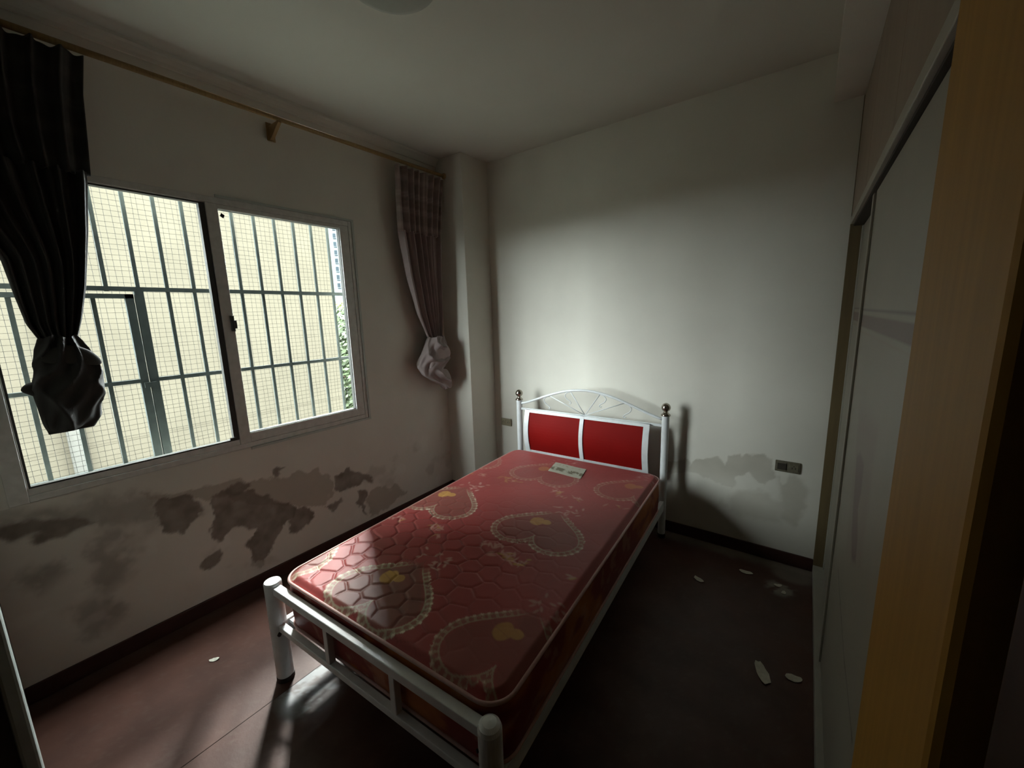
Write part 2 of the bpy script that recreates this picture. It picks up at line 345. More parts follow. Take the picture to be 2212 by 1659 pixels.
# --- right wall, near wall with the doorway the photographer stands in, the dark passage behind
structure('wall_right', boxes(((XR, YB - 0.9, -0.1), (XR + 0.15, 0.15, H))), 'wall')
structure('wall_near', boxes(((0, YB - 0.14, 0), (1.12, YB, H)), ((1.12, YB - 0.14, 2.1), (2.75, YB, H)), ((2.75, YB - 0.14, 0), (XR, YB, H))), 'dimwall')
structure('wall_passage', boxes(((-0.15, YB - 1.02, -0.1), (XR + 0.15, YB - 0.9, H))), 'dark')
d1 = structure('door_1', boxes(((1.12, YB - 0.14, 0), (1.16, YB + 0.0, 2.1)), ((2.71, YB - 0.14, 0), (2.75, YB, 2.1)), ((1.12, YB - 0.14, 2.06), (2.75, YB, 2.1))), 'jambshade')
obj('door_casing', boxes(((1.10, YB + 0.001, 0), (1.18, YB + 0.028, 2.1))), 'casing', d1, bevel=0.006, label='pale grey door casing')
obj('edge_shade_board', boxes(((W + 0.02, YB + 0.02, 0.01), (W + 0.06, -2.31, 2.06))), 'jambshade', d1, bevel=0.003, label='added dark board, the shade at the right edge as colour')  # added dark board stands in for the shade beyond the yellow panel
structure('wall_door_side', boxes(((W + 0.09, YB, 0), (XR, -2.30, H))), 'dimwall')

# --- baseboards
structure('baseboard_left', boxes(((0.003, YB, 0), (0.016, -0.33, 0.078))), 'base', bevel=0.003)
structure('baseboard_far', boxes(((0.303, -0.016, 0), (W, -0.003, 0.078))), 'base', bevel=0.003)
structure('baseboard_pillar', boxes(((0.0, -0.329, 0), (0.30, -0.315, 0.078)), ((0.287, -0.315, 0), (0.30, 0, 0.078))), 'base', bevel=0.003)

# --- window
w1 = structure('window_1', boxes(
    ((-0.075, WY0, WZ0), (0.004, WY0 + 0.055, WZ1)), ((-0.075, WY1 - 0.022, WZ0), (0.004, WY1, WZ1)),
    ((-0.075, WY0 + 0.055, WZ0), (0.003, WY1 - 0.022, WZ0 + 0.028)), ((-0.075, WY0 + 0.055, WZ1 - 0.03), (0.003, WY1 - 0.022, WZ1))), 'alu', bevel=0.0015)
obj('window_trim', boxes(((0.0, WY1 + 0.0005, WZ0), (0.009, WY1 + 0.016, WZ1)), ((0.0, -1.90, WZ0 - 0.014), (0.012, WY1 + 0.016, WZ0 - 0.0005)),
    ((0.0, -1.90, WZ1 + 0.0005), (0.009, WY1 + 0.016, WZ1 + 0.014))), 'casing', w1)
obj('sill_frame', boxes(((-0.037, WY0 + 0.055, WZ0 + 0.028), (-0.002, -1.95, 0.912)), ((-0.07, WY0 + 0.055, 2.172), (-0.002, -1.95, WZ1 - 0.03)), ((-0.068, WY0 + 0.0555, 0.9125), (-0.003, WY0 + 0.060, 2.1715))), 'alu', w1, bevel=0.001)
obj('sash', boxes(((-0.034, -1.975, 0.9125), (-0.003, -1.949, 2.1715)), ((-0.034, -2.719, 0.9125), (-0.003, -1.975, 0.919)), ((-0.034, -2.719, 2.165), (-0.003, -1.975, 2.1715)), ((-0.034, -2.7195, 0.919), (-0.003, -2.713, 2.165))), 'darkframe', w1, label='dark thin edge of the outer sash')
obj('sash', boxes(((-0.032, -1.948, WZ0 + 0.028), (0.002, -1.893, 2.175)), ((-0.032, -1.21, WZ0 + 0.028), (0.0, -1.147, 2.175)),
    ((-0.031, -1.893, WZ0 + 0.028), (-0.001, -1.21, 0.937)), ((-0.031, -1.893, 2.150), (-0.001, -1.21, 2.175))), 'alu', w1, bevel=0.003, label='grey inner sash')
obj('sash_seal', boxes(((-0.034, -1.214, 0.937), (-0.006, -1.207, 2.152)), ((-0.034, -1.893, 0.9372), (-0.004, -1.21, 0.9405)), ((-0.034, -1.893, 2.149), (-0.006, -1.21, 2.153))), 'darkframe', w1)
obj('pane', boxes(((-0.020, -2.719, 0.918), (-0.017, -1.975, 2.166))), 'glass', w1)
obj('pane', boxes(((-0.018, -1.895, 0.935), (-0.015, -1.209, 2.152))), 'glass', w1)
obj('latch', boxes(((0.002, -1.912, 1.515), (0.012, -1.894, 1.60)), ((0.006, -1.90, 1.53), (0.016, -1.885, 1.575))), 'darkframe', w1, bevel=0.002)
obj('sash_stop', boxes(((-0.010, -1.995, 0.919), (0.002, -1.965, 0.932))), 'darkframe', w1, bevel=0.002)
obj('outer_reveal', boxes(((-0.155, WY1 - 0.006, WZ0), (-0.076, WY1, WZ1)), ((-0.155, WY0, WZ0), (-0.076, WY0 + 0.006, WZ1)), ((-0.155, WY0 + 0.006, WZ0), (-0.076, WY1 - 0.006, WZ0 + 0.006)), ((-0.155, WY0 + 0.006, WZ1 - 0.006), (-0.076, WY1 - 0.006, WZ1))), 'reveal', w1)
bm = bmesh.new(); q = [(-1.875, 2.135), (-1.860, 2.125), (-1.868, 2.108), (-1.883, 2.118)]
va = [bm.verts.new((-0.0145, a, b)) for a, b in q]; vb = [bm.verts.new((-0.0135, a, b)) for a, b in q]
bm.faces.new(va[::-1]); bm.faces.new(vb)
for k in range(4): bm.faces.new((va[k], va[(k + 1) % 4], vb[(k + 1) % 4], vb[k]))
obj('sticker', bm, 'twin', w1)

# ================================================================== OUTSIDE
tag(obj('yard_ground', boxes(((-190, -90, -3.3), (6, 150, -3.1))), 'ground'), kind='structure')
nb = empty('neighbour_building', (-6.1, -0.35, -3.1), label='cream rendered wall of the next building across the gap outside the barred window', cat='building')
NI = Matrix.Translation((6.1, 0.35, 3.1))
def nbo(name, bm, m, **k):
    o = obj(name, bm, m, nb, **k); o.matrix_parent_inverse = NI; return o
nbo('wall', boxes(((-6.25, -7.4, -3.1), (-6.0, 2.21, 15.0))), 'nwall')  # unseen left and upper reach shaped to block sky light
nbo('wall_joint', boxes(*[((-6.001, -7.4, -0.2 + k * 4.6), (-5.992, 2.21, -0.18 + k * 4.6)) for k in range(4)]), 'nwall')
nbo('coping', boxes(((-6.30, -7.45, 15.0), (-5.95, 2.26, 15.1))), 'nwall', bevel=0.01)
dp = empty('drain_pipe', (-5.90, -2.02, -3.1), label='white drain pipe running up the cream wall behind the knotted backlit curtain', cat='pipe')
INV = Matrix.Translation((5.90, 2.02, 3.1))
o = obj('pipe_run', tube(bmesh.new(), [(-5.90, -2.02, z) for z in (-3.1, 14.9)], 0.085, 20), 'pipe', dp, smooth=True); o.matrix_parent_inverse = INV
for zz in (-1.9, 0.6, 3.1, 5.6):
    o = obj('pipe_clamp', boxes(((-5.998, -2.12, zz), (-5.80, -1.92, zz + 0.05))), 'pipe', dp, bevel=0.005); o.matrix_parent_inverse = INV

# --- security grille with wire netting
gr = empty('window_grille', (-0.30, -1.9, 0.80), label='grey iron security grille with wire netting outside the window', cat='grille')
GI = Matrix.Translation((0.30, 1.9, -0.80))
def g(name, bm, m='iron', **k):
    o = obj(name, bm, m, gr, **k); o.matrix_parent_inverse = GI; return o
GX = -0.30
for k in range(11):
    yb = -1.123 - 0.12 * k
    z0 = 0.80
    if k in (9,): z0 = 1.72
    if k == 10: z0 = 1.735
    if k in (9, 10): g('bar', boxes(((GX - 0.0055, yb - 0.0082, z0), (GX + 0.0055, yb + 0.0082, 2.28))))
    else: g('bar', boxes(((GX - 0.0055, yb - 0.0082, z0), (GX + 0.0055, yb + 0.0082, 2.28))))
for yb in (-1.003, -2.443, -2.563, -2.683): g('bar', boxes(((GX - 0.0055, yb - 0.0082, 1.72 if yb < -2 else 0.8), (GX + 0.0055, yb + 0.0082, 2.28))))
for zc in (1.748,): g('crossbar', boxes(((GX - 0.009, -2.80, zc - 0.011), (GX + 0.009, -0.86, zc + 0.011))))
g('crossbar', boxes(((GX - 0.009, -2.185, 1.262), (GX + 0.009, -0.86, 1.282))))
g('gate_post', boxes(((GX - 0.012, -2.222, 0.80), (GX + 0.012, -2.186, 1.74))))
for zc in (0.81, 2.27): g('outer_rail', boxes(((GX - 0.01, -2.82, zc - 0.01), (GX + 0.01, -0.86, zc + 0.01))))
for yb in (-2.82, -0.87): g('outer_post', boxes(((GX - 0.01, yb - 0.01, 0.80), (GX + 0.01, yb + 0.01, 2.28))))
for yb in (-2.82, -0.87):
    for zc in (0.81, 2.27): g('wall_bracket', boxes(((GX, yb - 0.008, zc - 0.008), (-0.15, yb + 0.008, zc + 0.008))))
g('gate_frame', boxes(((GX - 0.012, -2.262, 0.83), (GX + 0.012, -2.228, 1.722)), ((GX - 0.012, -2.79, 1.700), (GX + 0.012, -2.228, 1.722)),
                      ((GX - 0.012, -2.79, 0.83), (GX + 0.012, -2.228, 0.852)), ((GX - 0.012, -2.79, 0.83), (GX + 0.012, -2.765, 1.722)),
                      ((GX - 0.009, -2.79, 1.262), (GX + 0.009, -2.228, 1.282))))
for yb in (-2.378, -2.508, -2.64): g('gate_bar', boxes(((GX - 0.0055, yb - 0.0085, 0.84), (GX + 0.0055, yb + 0.0085, 1.71))))
g('gate_latch', boxes(((GX + 0.012, -2.25, 1.235), (GX + 0.022, -2.20, 1.262))))
bm = bmesh.new(); rnd = random.Random(4); MX = GX - 0.016
def wire(bm, pts, r=0.00085):
    tube(bm, pts, r, 3, caps=False)
yy = -2.80
while yy < -1.125:
    a = rnd.uniform(-0.003, 0.003); ph = rnd.uniform(0, 6)
    wire(bm, [(MX, yy + a + 0.0022 * math.sin(ph + z_ * 9), z_) for z_ in np.linspace(0.81, 2.27, 14)]); yy += 0.0275
zz = 0.83
while zz < 2.26:
    a = rnd.uniform(-0.003, 0.003); ph = rnd.uniform(0, 6)
    wire(bm, [(MX - 0.001, y_, zz + a + 0.0026 * math.sin(ph + y_ * 7)) for y_ in np.linspace(-2.80, -1.125, 14)]); zz += 0.0265
g('wire_netting', bm, 'wire', kind='stuff')

# --- distant tower and trees beyond the gap
def far_pt(dx, dy, dist): return Vector((2.534 + dx * dist, -2.793 + dy * dist, 0))
tw = empty('tower_block', (-134, 81, -3.1), label='white tower block with grey windows far beyond the right end of the window', cat='building')
TI = Matrix.Translation((134, -81, 3.1))
tdir = Vector((-0.853, 0.522, 0)); tr_ = Vector((0.522, 0.853, 0))
tc_ = Vector((2.534, -2.793, 0)) + tdir * 160
def tbox(bm, u0, u1, d0, d1, z0, z1):
    v = []
    for z_ in (z0, z1):
        for u_, d_ in ((u0, d0), (u1, d0), (u1, d1), (u0, d1)):
            p = tc_ + tr_ * u_ + tdir * d_; v.append(bm.verts.new((p.x, p.y, z_)))
    for f in ((0, 3, 2, 1), (4, 5, 6, 7), (0, 1, 5, 4), (1, 2, 6, 5), (2, 3, 7, 6), (3, 0, 4, 7)): bm.faces.new([v[i] for i in f])
    return bm
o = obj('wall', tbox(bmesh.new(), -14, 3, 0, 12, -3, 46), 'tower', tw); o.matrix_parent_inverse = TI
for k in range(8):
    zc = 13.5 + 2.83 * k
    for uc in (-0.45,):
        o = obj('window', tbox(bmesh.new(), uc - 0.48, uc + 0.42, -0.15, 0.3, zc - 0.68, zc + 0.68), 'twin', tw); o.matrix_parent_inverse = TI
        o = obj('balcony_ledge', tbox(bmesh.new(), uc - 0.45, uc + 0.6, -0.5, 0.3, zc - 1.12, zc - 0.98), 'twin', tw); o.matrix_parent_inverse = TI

def tree(loc, h, cr, seed, mleaf, label):
    t = empty('tree', loc, label=label, cat='tree'); r = random.Random(seed); TI_ = Matrix.Identity(4)
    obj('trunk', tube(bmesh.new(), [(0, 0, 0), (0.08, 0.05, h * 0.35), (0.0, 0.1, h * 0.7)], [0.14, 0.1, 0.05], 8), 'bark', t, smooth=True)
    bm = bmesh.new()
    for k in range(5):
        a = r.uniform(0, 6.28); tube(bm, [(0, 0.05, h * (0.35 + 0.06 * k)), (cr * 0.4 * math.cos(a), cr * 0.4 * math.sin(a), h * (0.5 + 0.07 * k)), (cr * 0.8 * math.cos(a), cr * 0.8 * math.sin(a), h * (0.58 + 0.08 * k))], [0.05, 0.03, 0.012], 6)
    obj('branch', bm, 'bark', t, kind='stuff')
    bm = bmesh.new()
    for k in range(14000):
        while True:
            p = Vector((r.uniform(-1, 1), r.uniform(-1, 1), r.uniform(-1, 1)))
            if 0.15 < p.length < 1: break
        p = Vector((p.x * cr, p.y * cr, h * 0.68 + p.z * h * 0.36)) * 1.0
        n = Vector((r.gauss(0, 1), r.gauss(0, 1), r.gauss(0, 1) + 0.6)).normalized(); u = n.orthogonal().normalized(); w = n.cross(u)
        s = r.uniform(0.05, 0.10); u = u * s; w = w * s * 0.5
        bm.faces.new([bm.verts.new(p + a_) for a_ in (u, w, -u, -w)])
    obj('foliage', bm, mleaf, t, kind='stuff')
tree((-8.1, 4.05, -3.1), 4.9, 1.5, 1, 'leaf', 'dark green leafy tree low outside the right end of the window')
tree((-13.3, 7.2, -3.1), 5.2, 1.7, 2, 'leafy', 'yellow-green tree behind the darker one outside the window')

# ================================================================== WARDROBE (right)
wr = empty('built_in_wardrobe', (W, -1.1, 0), label='built-in wardrobe with pale sliding doors and yellow wood ends along the right', cat='wardrobe')
WI = Matrix.Translation((-W, 1.1, 0))
def wb(name, pairs, m, bevel=0.0, parent=wr, **k):
    o = obj(name, boxes(*pairs), m, parent, bevel=bevel, **k)
    o.matrix_parent_inverse = WI if parent is wr else Matrix.Identity(4)
    return o
wb('end_panel', [((W + 0.0, -0.022, 0), (W + 0.58, -0.004, 2.565))], 'yellow2', label='ochre wood end panel at the far wall')
wb('end_post', [((W - 0.004, -2.27, 0), (W + 0.58, -1.905, 2.57))], 'yellow', bevel=0.01, label='wide yellow wood end panel nearest the camera')
wb('back_panel', [((W + 0.56, -1.905, 0), (W + 0.58, -0.022, 2.565))], 'dark')
wb('plinth', [((W + 0.0, -1.905, 0), (W + 0.56, -0.022, 0.05))], 'frame', bevel=0.002)
wb('header_rail', [((W, -1.905, 1.968), (W + 0.10, -0.004, 2.005))], 'frame', bevel=0.002)
wb('shaded_door_track', [((W + 0.012, -1.905, 1.958), (W + 0.10, -0.022, 1.9675))], 'dark')  # dark colour under the header rail carries the shade there
wb('middle_shelf', [((W + 0.10, -1.905, 1.968), (W + 0.56, -0.022, 2.005))], 'dark')
# upper doors
ys = [-0.006, -0.64, -1.275, -1.903]
for a, b in zip(ys, ys[1:]):
    d_ = wb('upper_door', [((W + 0.002, b + 0.002, 2.008), (W + 0.02, a - 0.002, 2.560))], 'creamp', bevel=0.002)
# sliding doors painted with a band and a blurry pink flower
def door_face(y0, y1, xf, seed):
    zz0, zz1 = 0.056, 1.952; s = 0.007
    nu = int(abs(y1 - y0) / s) + 1; nv = int((zz1 - zz0) / s) + 1
    A, B = np.meshgrid(np.linspace(y0, y1, nu), np.linspace(zz0, zz1, nv)); y, z = A.ravel(), B.ravel()
    c = np.tile(np.array((0.31, 0.30, 0.25)), (len(y), 1))
    c = mixc(c, (0.15, 0.095, 0.08), sst(1.484, 1.488, z) * sst(1.528, 1.524, z) * 0.9)
    c = mixc(c, (0.10, 0.08, 0.065), sst(0.005, 0.003, abs(z - 1.545)) * 0.8)
    c = mixc(c, (0.30, 0.25, 0.2), sst(0.003, 0.0015, abs(z - 1.468)) * 0.7)
    yy = (y - y1) if seed else (y - y0)
    w = 0.02 * (fbm(y * 9, z * 9, 5) - 0.5)
    leaf = [(-1.17, 1.09), (-1.24, 1.12), (-1.34, 1.12), (-1.36, 1.04), (-1.34, 0.98), (-1.40, 0.92), (-1.42, 0.86), (-1.34, 0.83), (-1.27, 0.88), (-1.22, 0.98)]
    c = mixc(c, (0.10, 0.06, 0.05), 0.9 * sst(0.015, -0.01, poly_sd(y + w, z + w, leaf)))
    c = mixc(c, (0.26, 0.20, 0.18), 0.5 * sst(0.05, -0.03, poly_sd(y + w, z + w, [(-1.10, 1.22), (-1.5, 1.26), (-1.5, 0.9), (-1.2, 0.8)])))
    path = np.array([(-1.05, 0.62), (-1.15, 0.60), (-1.30, 0.585), (-1.45, 0.565), (-1.62, 0.57), (-1.72, 0.565)])
    dd = np.full(len(y), 9.0)
    for p0, p1 in zip(path, path[1:]):
        e = p1 - p0; t = np.clip(((y - p0[0]) * e[0] + (z - p0[1]) * e[1]) / (e @ e), 0, 1)
        dd = np.minimum(dd, np.hypot(y - p0[0] - t * e[0], z - p0[1] - t * e[1]))
    c = mixc(c, (0.10, 0.085, 0.065), 0.9 * sst(0.006, 0.003, dd))
    curl = np.abs(np.hypot((y + 1.27) / 0.03, (z - 1.215) / 0.03) - 1)
    c = mixc(c, (0.25, 0.22, 0.18), 0.6 * sst(0.2, 0.1, curl) * (y > -1.27))
    P = np.stack([np.full(len(y), xf), y, z], 1)
    return P, nu, nv, c
sd1 = wb('sliding_door', [((W + 0.052, -0.86, 0.054), (W + 0.072, -0.026, 1.955))], 'frame', label='rear sliding door beside the far wall')
P, nu, nv, c = door_face(-0.055, -0.855, W + 0.0515, 1); P = P[:, :]
o = grid_obj('door_sheet', P, nu, nv, c, 'cream', sd1, smooth=False); o.matrix_parent_inverse = Matrix.Identity(4)
wb('stile', [((W + 0.046, -0.055, 0.056), (W + 0.052, -0.026, 1.953))], 'frame', parent=sd1, bevel=0.001)
sd2 = wb('sliding_door', [((W + 0.022, -1.903, 0.054), (W + 0.042, -0.80, 1.948))], 'frame', label='front sliding door with a pink band and flower')
P, nu, nv, c = door_face(-0.83, -1.87, W + 0.0215, 0)
o = grid_obj('door_sheet', P, nu, nv, c, 'cream', sd2, smooth=False); o.matrix_parent_inverse = Matrix.Identity(4)
wb('stile', [((W + 0.014, -0.835, 0.056), (W + 0.022, -0.80, 1.946))], 'frame', parent=sd2, bevel=0.002, label='bright aluminium edge')
wb('stile', [((W + 0.014, -1.903, 0.056), (W + 0.022, -1.868, 1.946))], 'frame', parent=sd2, bevel=0.002, label='bright aluminium edge')

# ================================================================== CEILING LAMP
LX, LY = 1.235, -1.69
lp = empty('ceiling_lamp', (LX, LY, H), label='round flush grey-white ceiling lamp, switched off', cat='lamp')
obj('shade', lathe(bmesh.new(), (0, 0, 0), [(0.0, -0.085), (0.06, -0.083), (0.12, -0.073), (0.165, -0.052), (0.185, -0.025), (0.188, -0.012)], 48), 'lamp', lp, smooth=True)
obj('rim', lathe(bmesh.new(), (0, 0, 0), [(0.188, -0.014), (0.196, -0.012), (0.198, 0.0), (0.05, 0.0)], 48), 'casing', lp, smooth=True)

# ================================================================== CURTAIN ROD AND CURTAINS
rd = empty('curtain_rod', (0.10, -1.58, 2.650), label='thin golden wooden curtain rod above the window', cat='curtain rod')
RI = Matrix.Translation((-0.10, 1.58, -2.650))
o = obj('pole', tube(bmesh.new(), [(0.10, YB + 0.01, 2.650), (0.10, -0.33, 2.662)], 0.0125, 14), 'rod', rd, smooth=True); o.matrix_parent_inverse = RI
bm = bmesh.new()

pr = [(0.0, 2.575), (0.012, 2.570), (0.118, 2.632), (0.118, 2.642), (0.0, 2.642)]
va = [bm.verts.new((a, -1.588, b)) for a, b in pr]; vb = [bm.verts.new((a, -1.568, b)) for a, b in pr]
bm.faces.new(va); bm.faces.new(vb[::-1])
for k in range(5): bm.faces.new((va[k], vb[k], vb[(k + 1) % 5], va[(k + 1) % 5]))
box(bm, (0.0, -1.60, 2.565), (0.006, -1.556, 2.66))
o = obj('bracket', bm, 'rod', rd, bevel=0.002); o.matrix_parent_inverse = RI
o = obj('finial', lathe(bmesh.new(), (0, 0, 0), [(0, -0.026), (0.018, -0.02), (0.024, -0.004), (0.02, 0.012), (0.013, 0.02)], 16), 'rod', rd, smooth=True)
o.location = (0.10, -0.315, 2.662); o.rotation_euler = (math.pi / 2, 0, 0); o.matrix_parent_inverse = RI

def interp(tab, z):
    tab = sorted(tab, key=lambda t: t[1]); zs = np.array([t[1] for t in tab]); ys = np.array([t[0] for t in tab])
    return np.interp(z, zs, ys)
def drape(name, tabL, tabR, z0, z1, n_pl, amp, x0, matname, base, parent, plaid=False, seed=1, nu=150, inv=None, label=None, conv=0.0):
    nv = int((z1 - z0) / 0.012) + 2
    A, B = np.meshgrid(np.linspace(0, 1, nu), np.linspace(z0, z1, nv)); u, z = A.ravel(), B.ravel()
    L = interp(tabL, z); R = interp(tabR, z); wdt = R - L
    uu = u + 0.035 * np.sin(u * 9 + seed) * np.sin(np.pi * u)
    ph = 2 * math.pi * n_pl * uu + 0.8 * np.sin(z * 2.2 + u * 4)
    am = amp * (0.35 + 0.65 * np.clip(wdt / wdt.max(), 0, 1)) * (0.7 + 0.6 * vn(u * 7, z * 0.6, seed))
    x = x0 + am * np.sin(ph) + 0.35 * am * np.sin(2.3 * ph + 1)
    # gathers round forward towards the knot
    x += conv * sst(z0 + 0.5, z0, z) * (np.cos((u - 0.5) * math.pi)) 
    y = L + wdt * (uu + 0.012 * np.cos(ph))
    c = np.tile(np.array(base), (len(u), 1))
    if plaid:
        s1 = sst(0.35, 0.5, np.abs(((u * n_pl * 0.5) % 1) - 0.5) * 2) * 0.35
        s2 = sst(0.55, 0.75, np.abs(((z * 9.0) % 1) - 0.5) * 2) * 0.55; s3 = sst(0.85, 0.95, np.abs(((z * 27.0) % 1) - 0.5) * 2) * 0.35
        c = mixc(c, tuple(min(1, b_ * 1.9) for b_ in base), s2); c = mixc(c, tuple(b_ * 0.55 for b_ in base), s3); c = mixc(c, tuple(b_ * 1.5 for b_ in base), s1)
    else:
        c = c * (0.9 + 0.2 * vn(u * 40, z * 0.5, 3))[:, None]
    P = np.stack([x, y, z], 1)
    o = grid_obj(name, P, nu, nv, c, matname, parent, solid=0.003, label=label)
    if inv is not None: o.matrix_parent_inverse = inv
    return o
def knot(name, outline, x0, depth, base, matname, parent, inv, seed, folds=5, tw=9.0):
    n = len(outline); zs = np.array([p[1] for p in outline]); zt, zb = zs.max(), zs.min()
    lev = np.linspace(zt, zb, 46); nu = 96; P = []; C = []
    for zl in lev:
        zq = min(max(zl, zb + 1e-4), zt - 1e-4); xs = []
        for i in range(n):
            (a0, b0), (a1, b1) = outline[i], outline[(i + 1) % n]
            if (b0 - zq) * (b1 - zq) <= 0 and abs(b1 - b0) > 1e-9: xs.append(a0 + (a1 - a0) * (zq - b0) / (b1 - b0))
        l, r = min(xs), max(xs); hw = (r - l) / 2; cy = (l + r) / 2
        dp = min(depth, hw * 0.95 + 0.004)
        t = (zl - zb) / (zt - zb)
        for k in range(nu):
            a = 2 * math.pi * k / nu
            wv = math.sin(5 * t + seed)
            w1_ = a * folds + tw * t * 2 + 2.2 * wv + 0.7 * math.sin(3 * a + 6 * t)
            w2_ = a * 2 - 26 * t * (0.6 + 0.4 * math.sin(a + seed)) + seed
            r1 = 1 - 2 * abs(math.sin(w1_ * 0.5)) ** 0.7; r2 = 1 - 2 * abs(math.sin(w2_ * 0.5)) ** 0.6
            up = min(1, max(0, (t - 0.35) / 0.2))                       # wraps go round near the top, folds hang below
            rid = 0.12 * (up * r2 + (1 - up) * r1) + 0.035 * math.sin((folds + 5) * a - tw * 2.3 * t + 2 * wv)
            # ridges push in depth mostly; the side outline stays as it hangs
            fy = 1 + rid * 0.35 - 0.03; fx = 1 + rid * 2.4
            P.append((x0 + dp * math.cos(a) * fx, cy + hw * math.sin(a) * fy, zl + 0.006 * math.sin(4 * a + 9 * t)))
            C.append([b_ * (0.85 + 0.9 * max(0, rid)) for b_ in base])
    # close ring by repeating the first column
    P = np.array(P).reshape(len(lev), nu, 3); C = np.array(C).reshape(len(lev), nu, 3)
    P = np.concatenate([P, P[:, :1]], 1); C = np.concatenate([C, C[:, :1]], 1)
    cp = P[-1].mean(0); P = np.concatenate([P, np.tile(cp, (1, nu + 1, 1))], 0); C = np.concatenate([C, C[-1:]], 0)
    o = grid_obj(name, P.reshape(-1, 3), nu + 1, len(lev) + 1, C.reshape(-1, 3), matname, parent)
    o.matrix_parent_inverse = inv; return o

BR = (0.31, 0.245, 0.235); BACKLIT = (0.030, 0.027, 0.024)  # left curtain cloth darkened in colour to look backlit
# right curtain
cr_ = empty('curtain', (0.10, -0.55, 0.96), label='mauve-brown curtain knotted at its end, hanging by the room corner', cat='curtain')
CI = Matrix.Translation((-0.10, 0.55, -0.96))
RL = [(-0.796, 2.66), (-0.803, 2.395), (-0.804, 2.176), (-0.758, 1.854), (-0.693, 1.581), (-0.606, 1.39)]
RR = [(-0.330, 2.66), (-0.365, 2.483), (-0.402, 2.197), (-0.416, 1.872), (-0.424, 1.576), (-0.445, 1.38)]
drape('header_band', RL, RR, 2.18, 2.634, 7, 0.024, 0.10, 'curtain', (0.26, 0.205, 0.19), cr_, True, 2, inv=CI, label='plaid pleated header')
RL2 = [(y_ + 0.012, z_) for y_, z_ in RL]; RR2 = [(y_ - 0.006, z_) for y_, z_ in RR]
drape('drape', RL2, RR2, 1.37, 2.19, 5.3, 0.026, 0.095, 'curtain', BR, cr_, False, 5, inv=CI)
RK = [(-0.59, 1.404), (-0.65, 1.32), (-0.70, 1.242), (-0.719, 1.182), (-0.679, 1.103), (-0.571, 1.042), (-0.496, 1.011), (-0.447, 0.959), (-0.402, 0.972), (-0.407, 1.053), (-0.459, 1.138), (-0.379, 1.2), (-0.401, 1.268), (-0.435, 1.368), (-0.44, 1.404)]
knot('knot', RK, 0.105, 0.085, BR, 'curtain', cr_, CI, 1.0, folds=4, tw=7)
def flap(name, pts, x0, base, matname, parent, inv, th=0.012):
    bm = bmesh.new(); cy = sum(p[0] for p in pts) / len(pts); cz = sum(p[1] for p in pts) / len(pts)
    f = [bm.verts.new((x0, a, b)) for a, b in pts]; k_ = [bm.verts.new((x0 - th * 1.5, a, b)) for a, b in pts]
    cf = bm.verts.new((x0 + th, cy, cz)); cb = bm.verts.new((x0 - th * 3, cy, cz)); n = len(pts)
    for i in range(n):
        j = (i + 1) % n; bm.faces.new((f[i], f[j], cf)); bm.faces.new((k_[j], k_[i], cb)); bm.faces.new((f[j], f[i], k_[i], k_[j]))
    o = obj(name, bm, matname, parent, smooth=True)
    at = o.data.color_attributes.new('Col', 'FLOAT_COLOR', 'POINT')
    at.data.foreach_set('color', np.tile(np.array((*base, 1.0)), len(o.data.vertices)))
    s = o.modifiers.new('s', 'SUBSURF'); s.levels = 2; s.render_levels = 2
    o.matrix_parent_inverse = inv; return o
flap('wrap_fold', [(-0.60, 1.36), (-0.47, 1.37), (-0.405, 1.30), (-0.40, 1.23), (-0.47, 1.22), (-0.56, 1.15), (-0.66, 1.13), (-0.64, 1.22), (-0.58, 1.27)], 0.17, (0.33, 0.265, 0.255), 'curtain', cr_, CI, 0.02)
flap('loose_end', [(-0.50, 1.16), (-0.44, 1.13), (-0.41, 1.06), (-0.40, 0.975), (-0.43, 0.955), (-0.475, 1.00), (-0.56, 1.05)], 0.16, (0.29, 0.235, 0.22), 'curtain', cr_, CI, 0.015)
# left curtain
cl_ = empty('curtain', (0.12, -2.6, 1.14), label='curtain with backlit shade in its colour, tied in a big knot in front of the window, left', cat='curtain')
CI = Matrix.Translation((-0.12, 2.6, -1.14))
LL = [(-2.845, 2.66), (-2.84, 2.3), (-2.80, 2.13), (-2.74, 1.98), (-2.68, 1.87), (-2.658, 1.817), (-2.646, 1.684), (-2.634, 1.581), (-2.605, 1.50)]
LR = [(-2.325, 2.66), (-2.353, 2.484), (-2.37, 2.258), (-2.379, 2.133), (-2.405, 1.95), (-2.446, 1.725), (-2.478, 1.594), (-2.508, 1.50)]
drape('header_band', LL, LR, 2.17, 2.634, 7, 0.024, 0.105, 'backlitcurtain', BACKLIT, cl_, True, 3, inv=CI, label='plaid pleated header')
drape('drape', LL, [(y_ - 0.004, z_) for y_, z_ in LR], 1.49, 2.18, 6.4, 0.024, 0.12, 'backlitcurtain', BACKLIT, cl_, False, 8, inv=CI)
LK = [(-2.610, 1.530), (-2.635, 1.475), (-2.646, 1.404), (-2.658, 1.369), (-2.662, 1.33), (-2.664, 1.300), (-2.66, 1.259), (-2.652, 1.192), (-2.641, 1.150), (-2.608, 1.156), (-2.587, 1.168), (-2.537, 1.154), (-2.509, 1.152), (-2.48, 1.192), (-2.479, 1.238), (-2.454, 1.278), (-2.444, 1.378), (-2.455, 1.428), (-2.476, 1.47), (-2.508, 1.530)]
knot('knot', LK, 0.125, 0.075, BACKLIT, 'backlitcurtain', cl_, CI, 3.0, folds=4, tw=6)
flap('loose_end', [(-2.655, 1.372), (-2.697, 1.330), (-2.668, 1.312), (-2.63, 1.28), (-2.60, 1.34)], 0.13, BACKLIT, 'backlitcurtain', cl_, CI, 0.010)
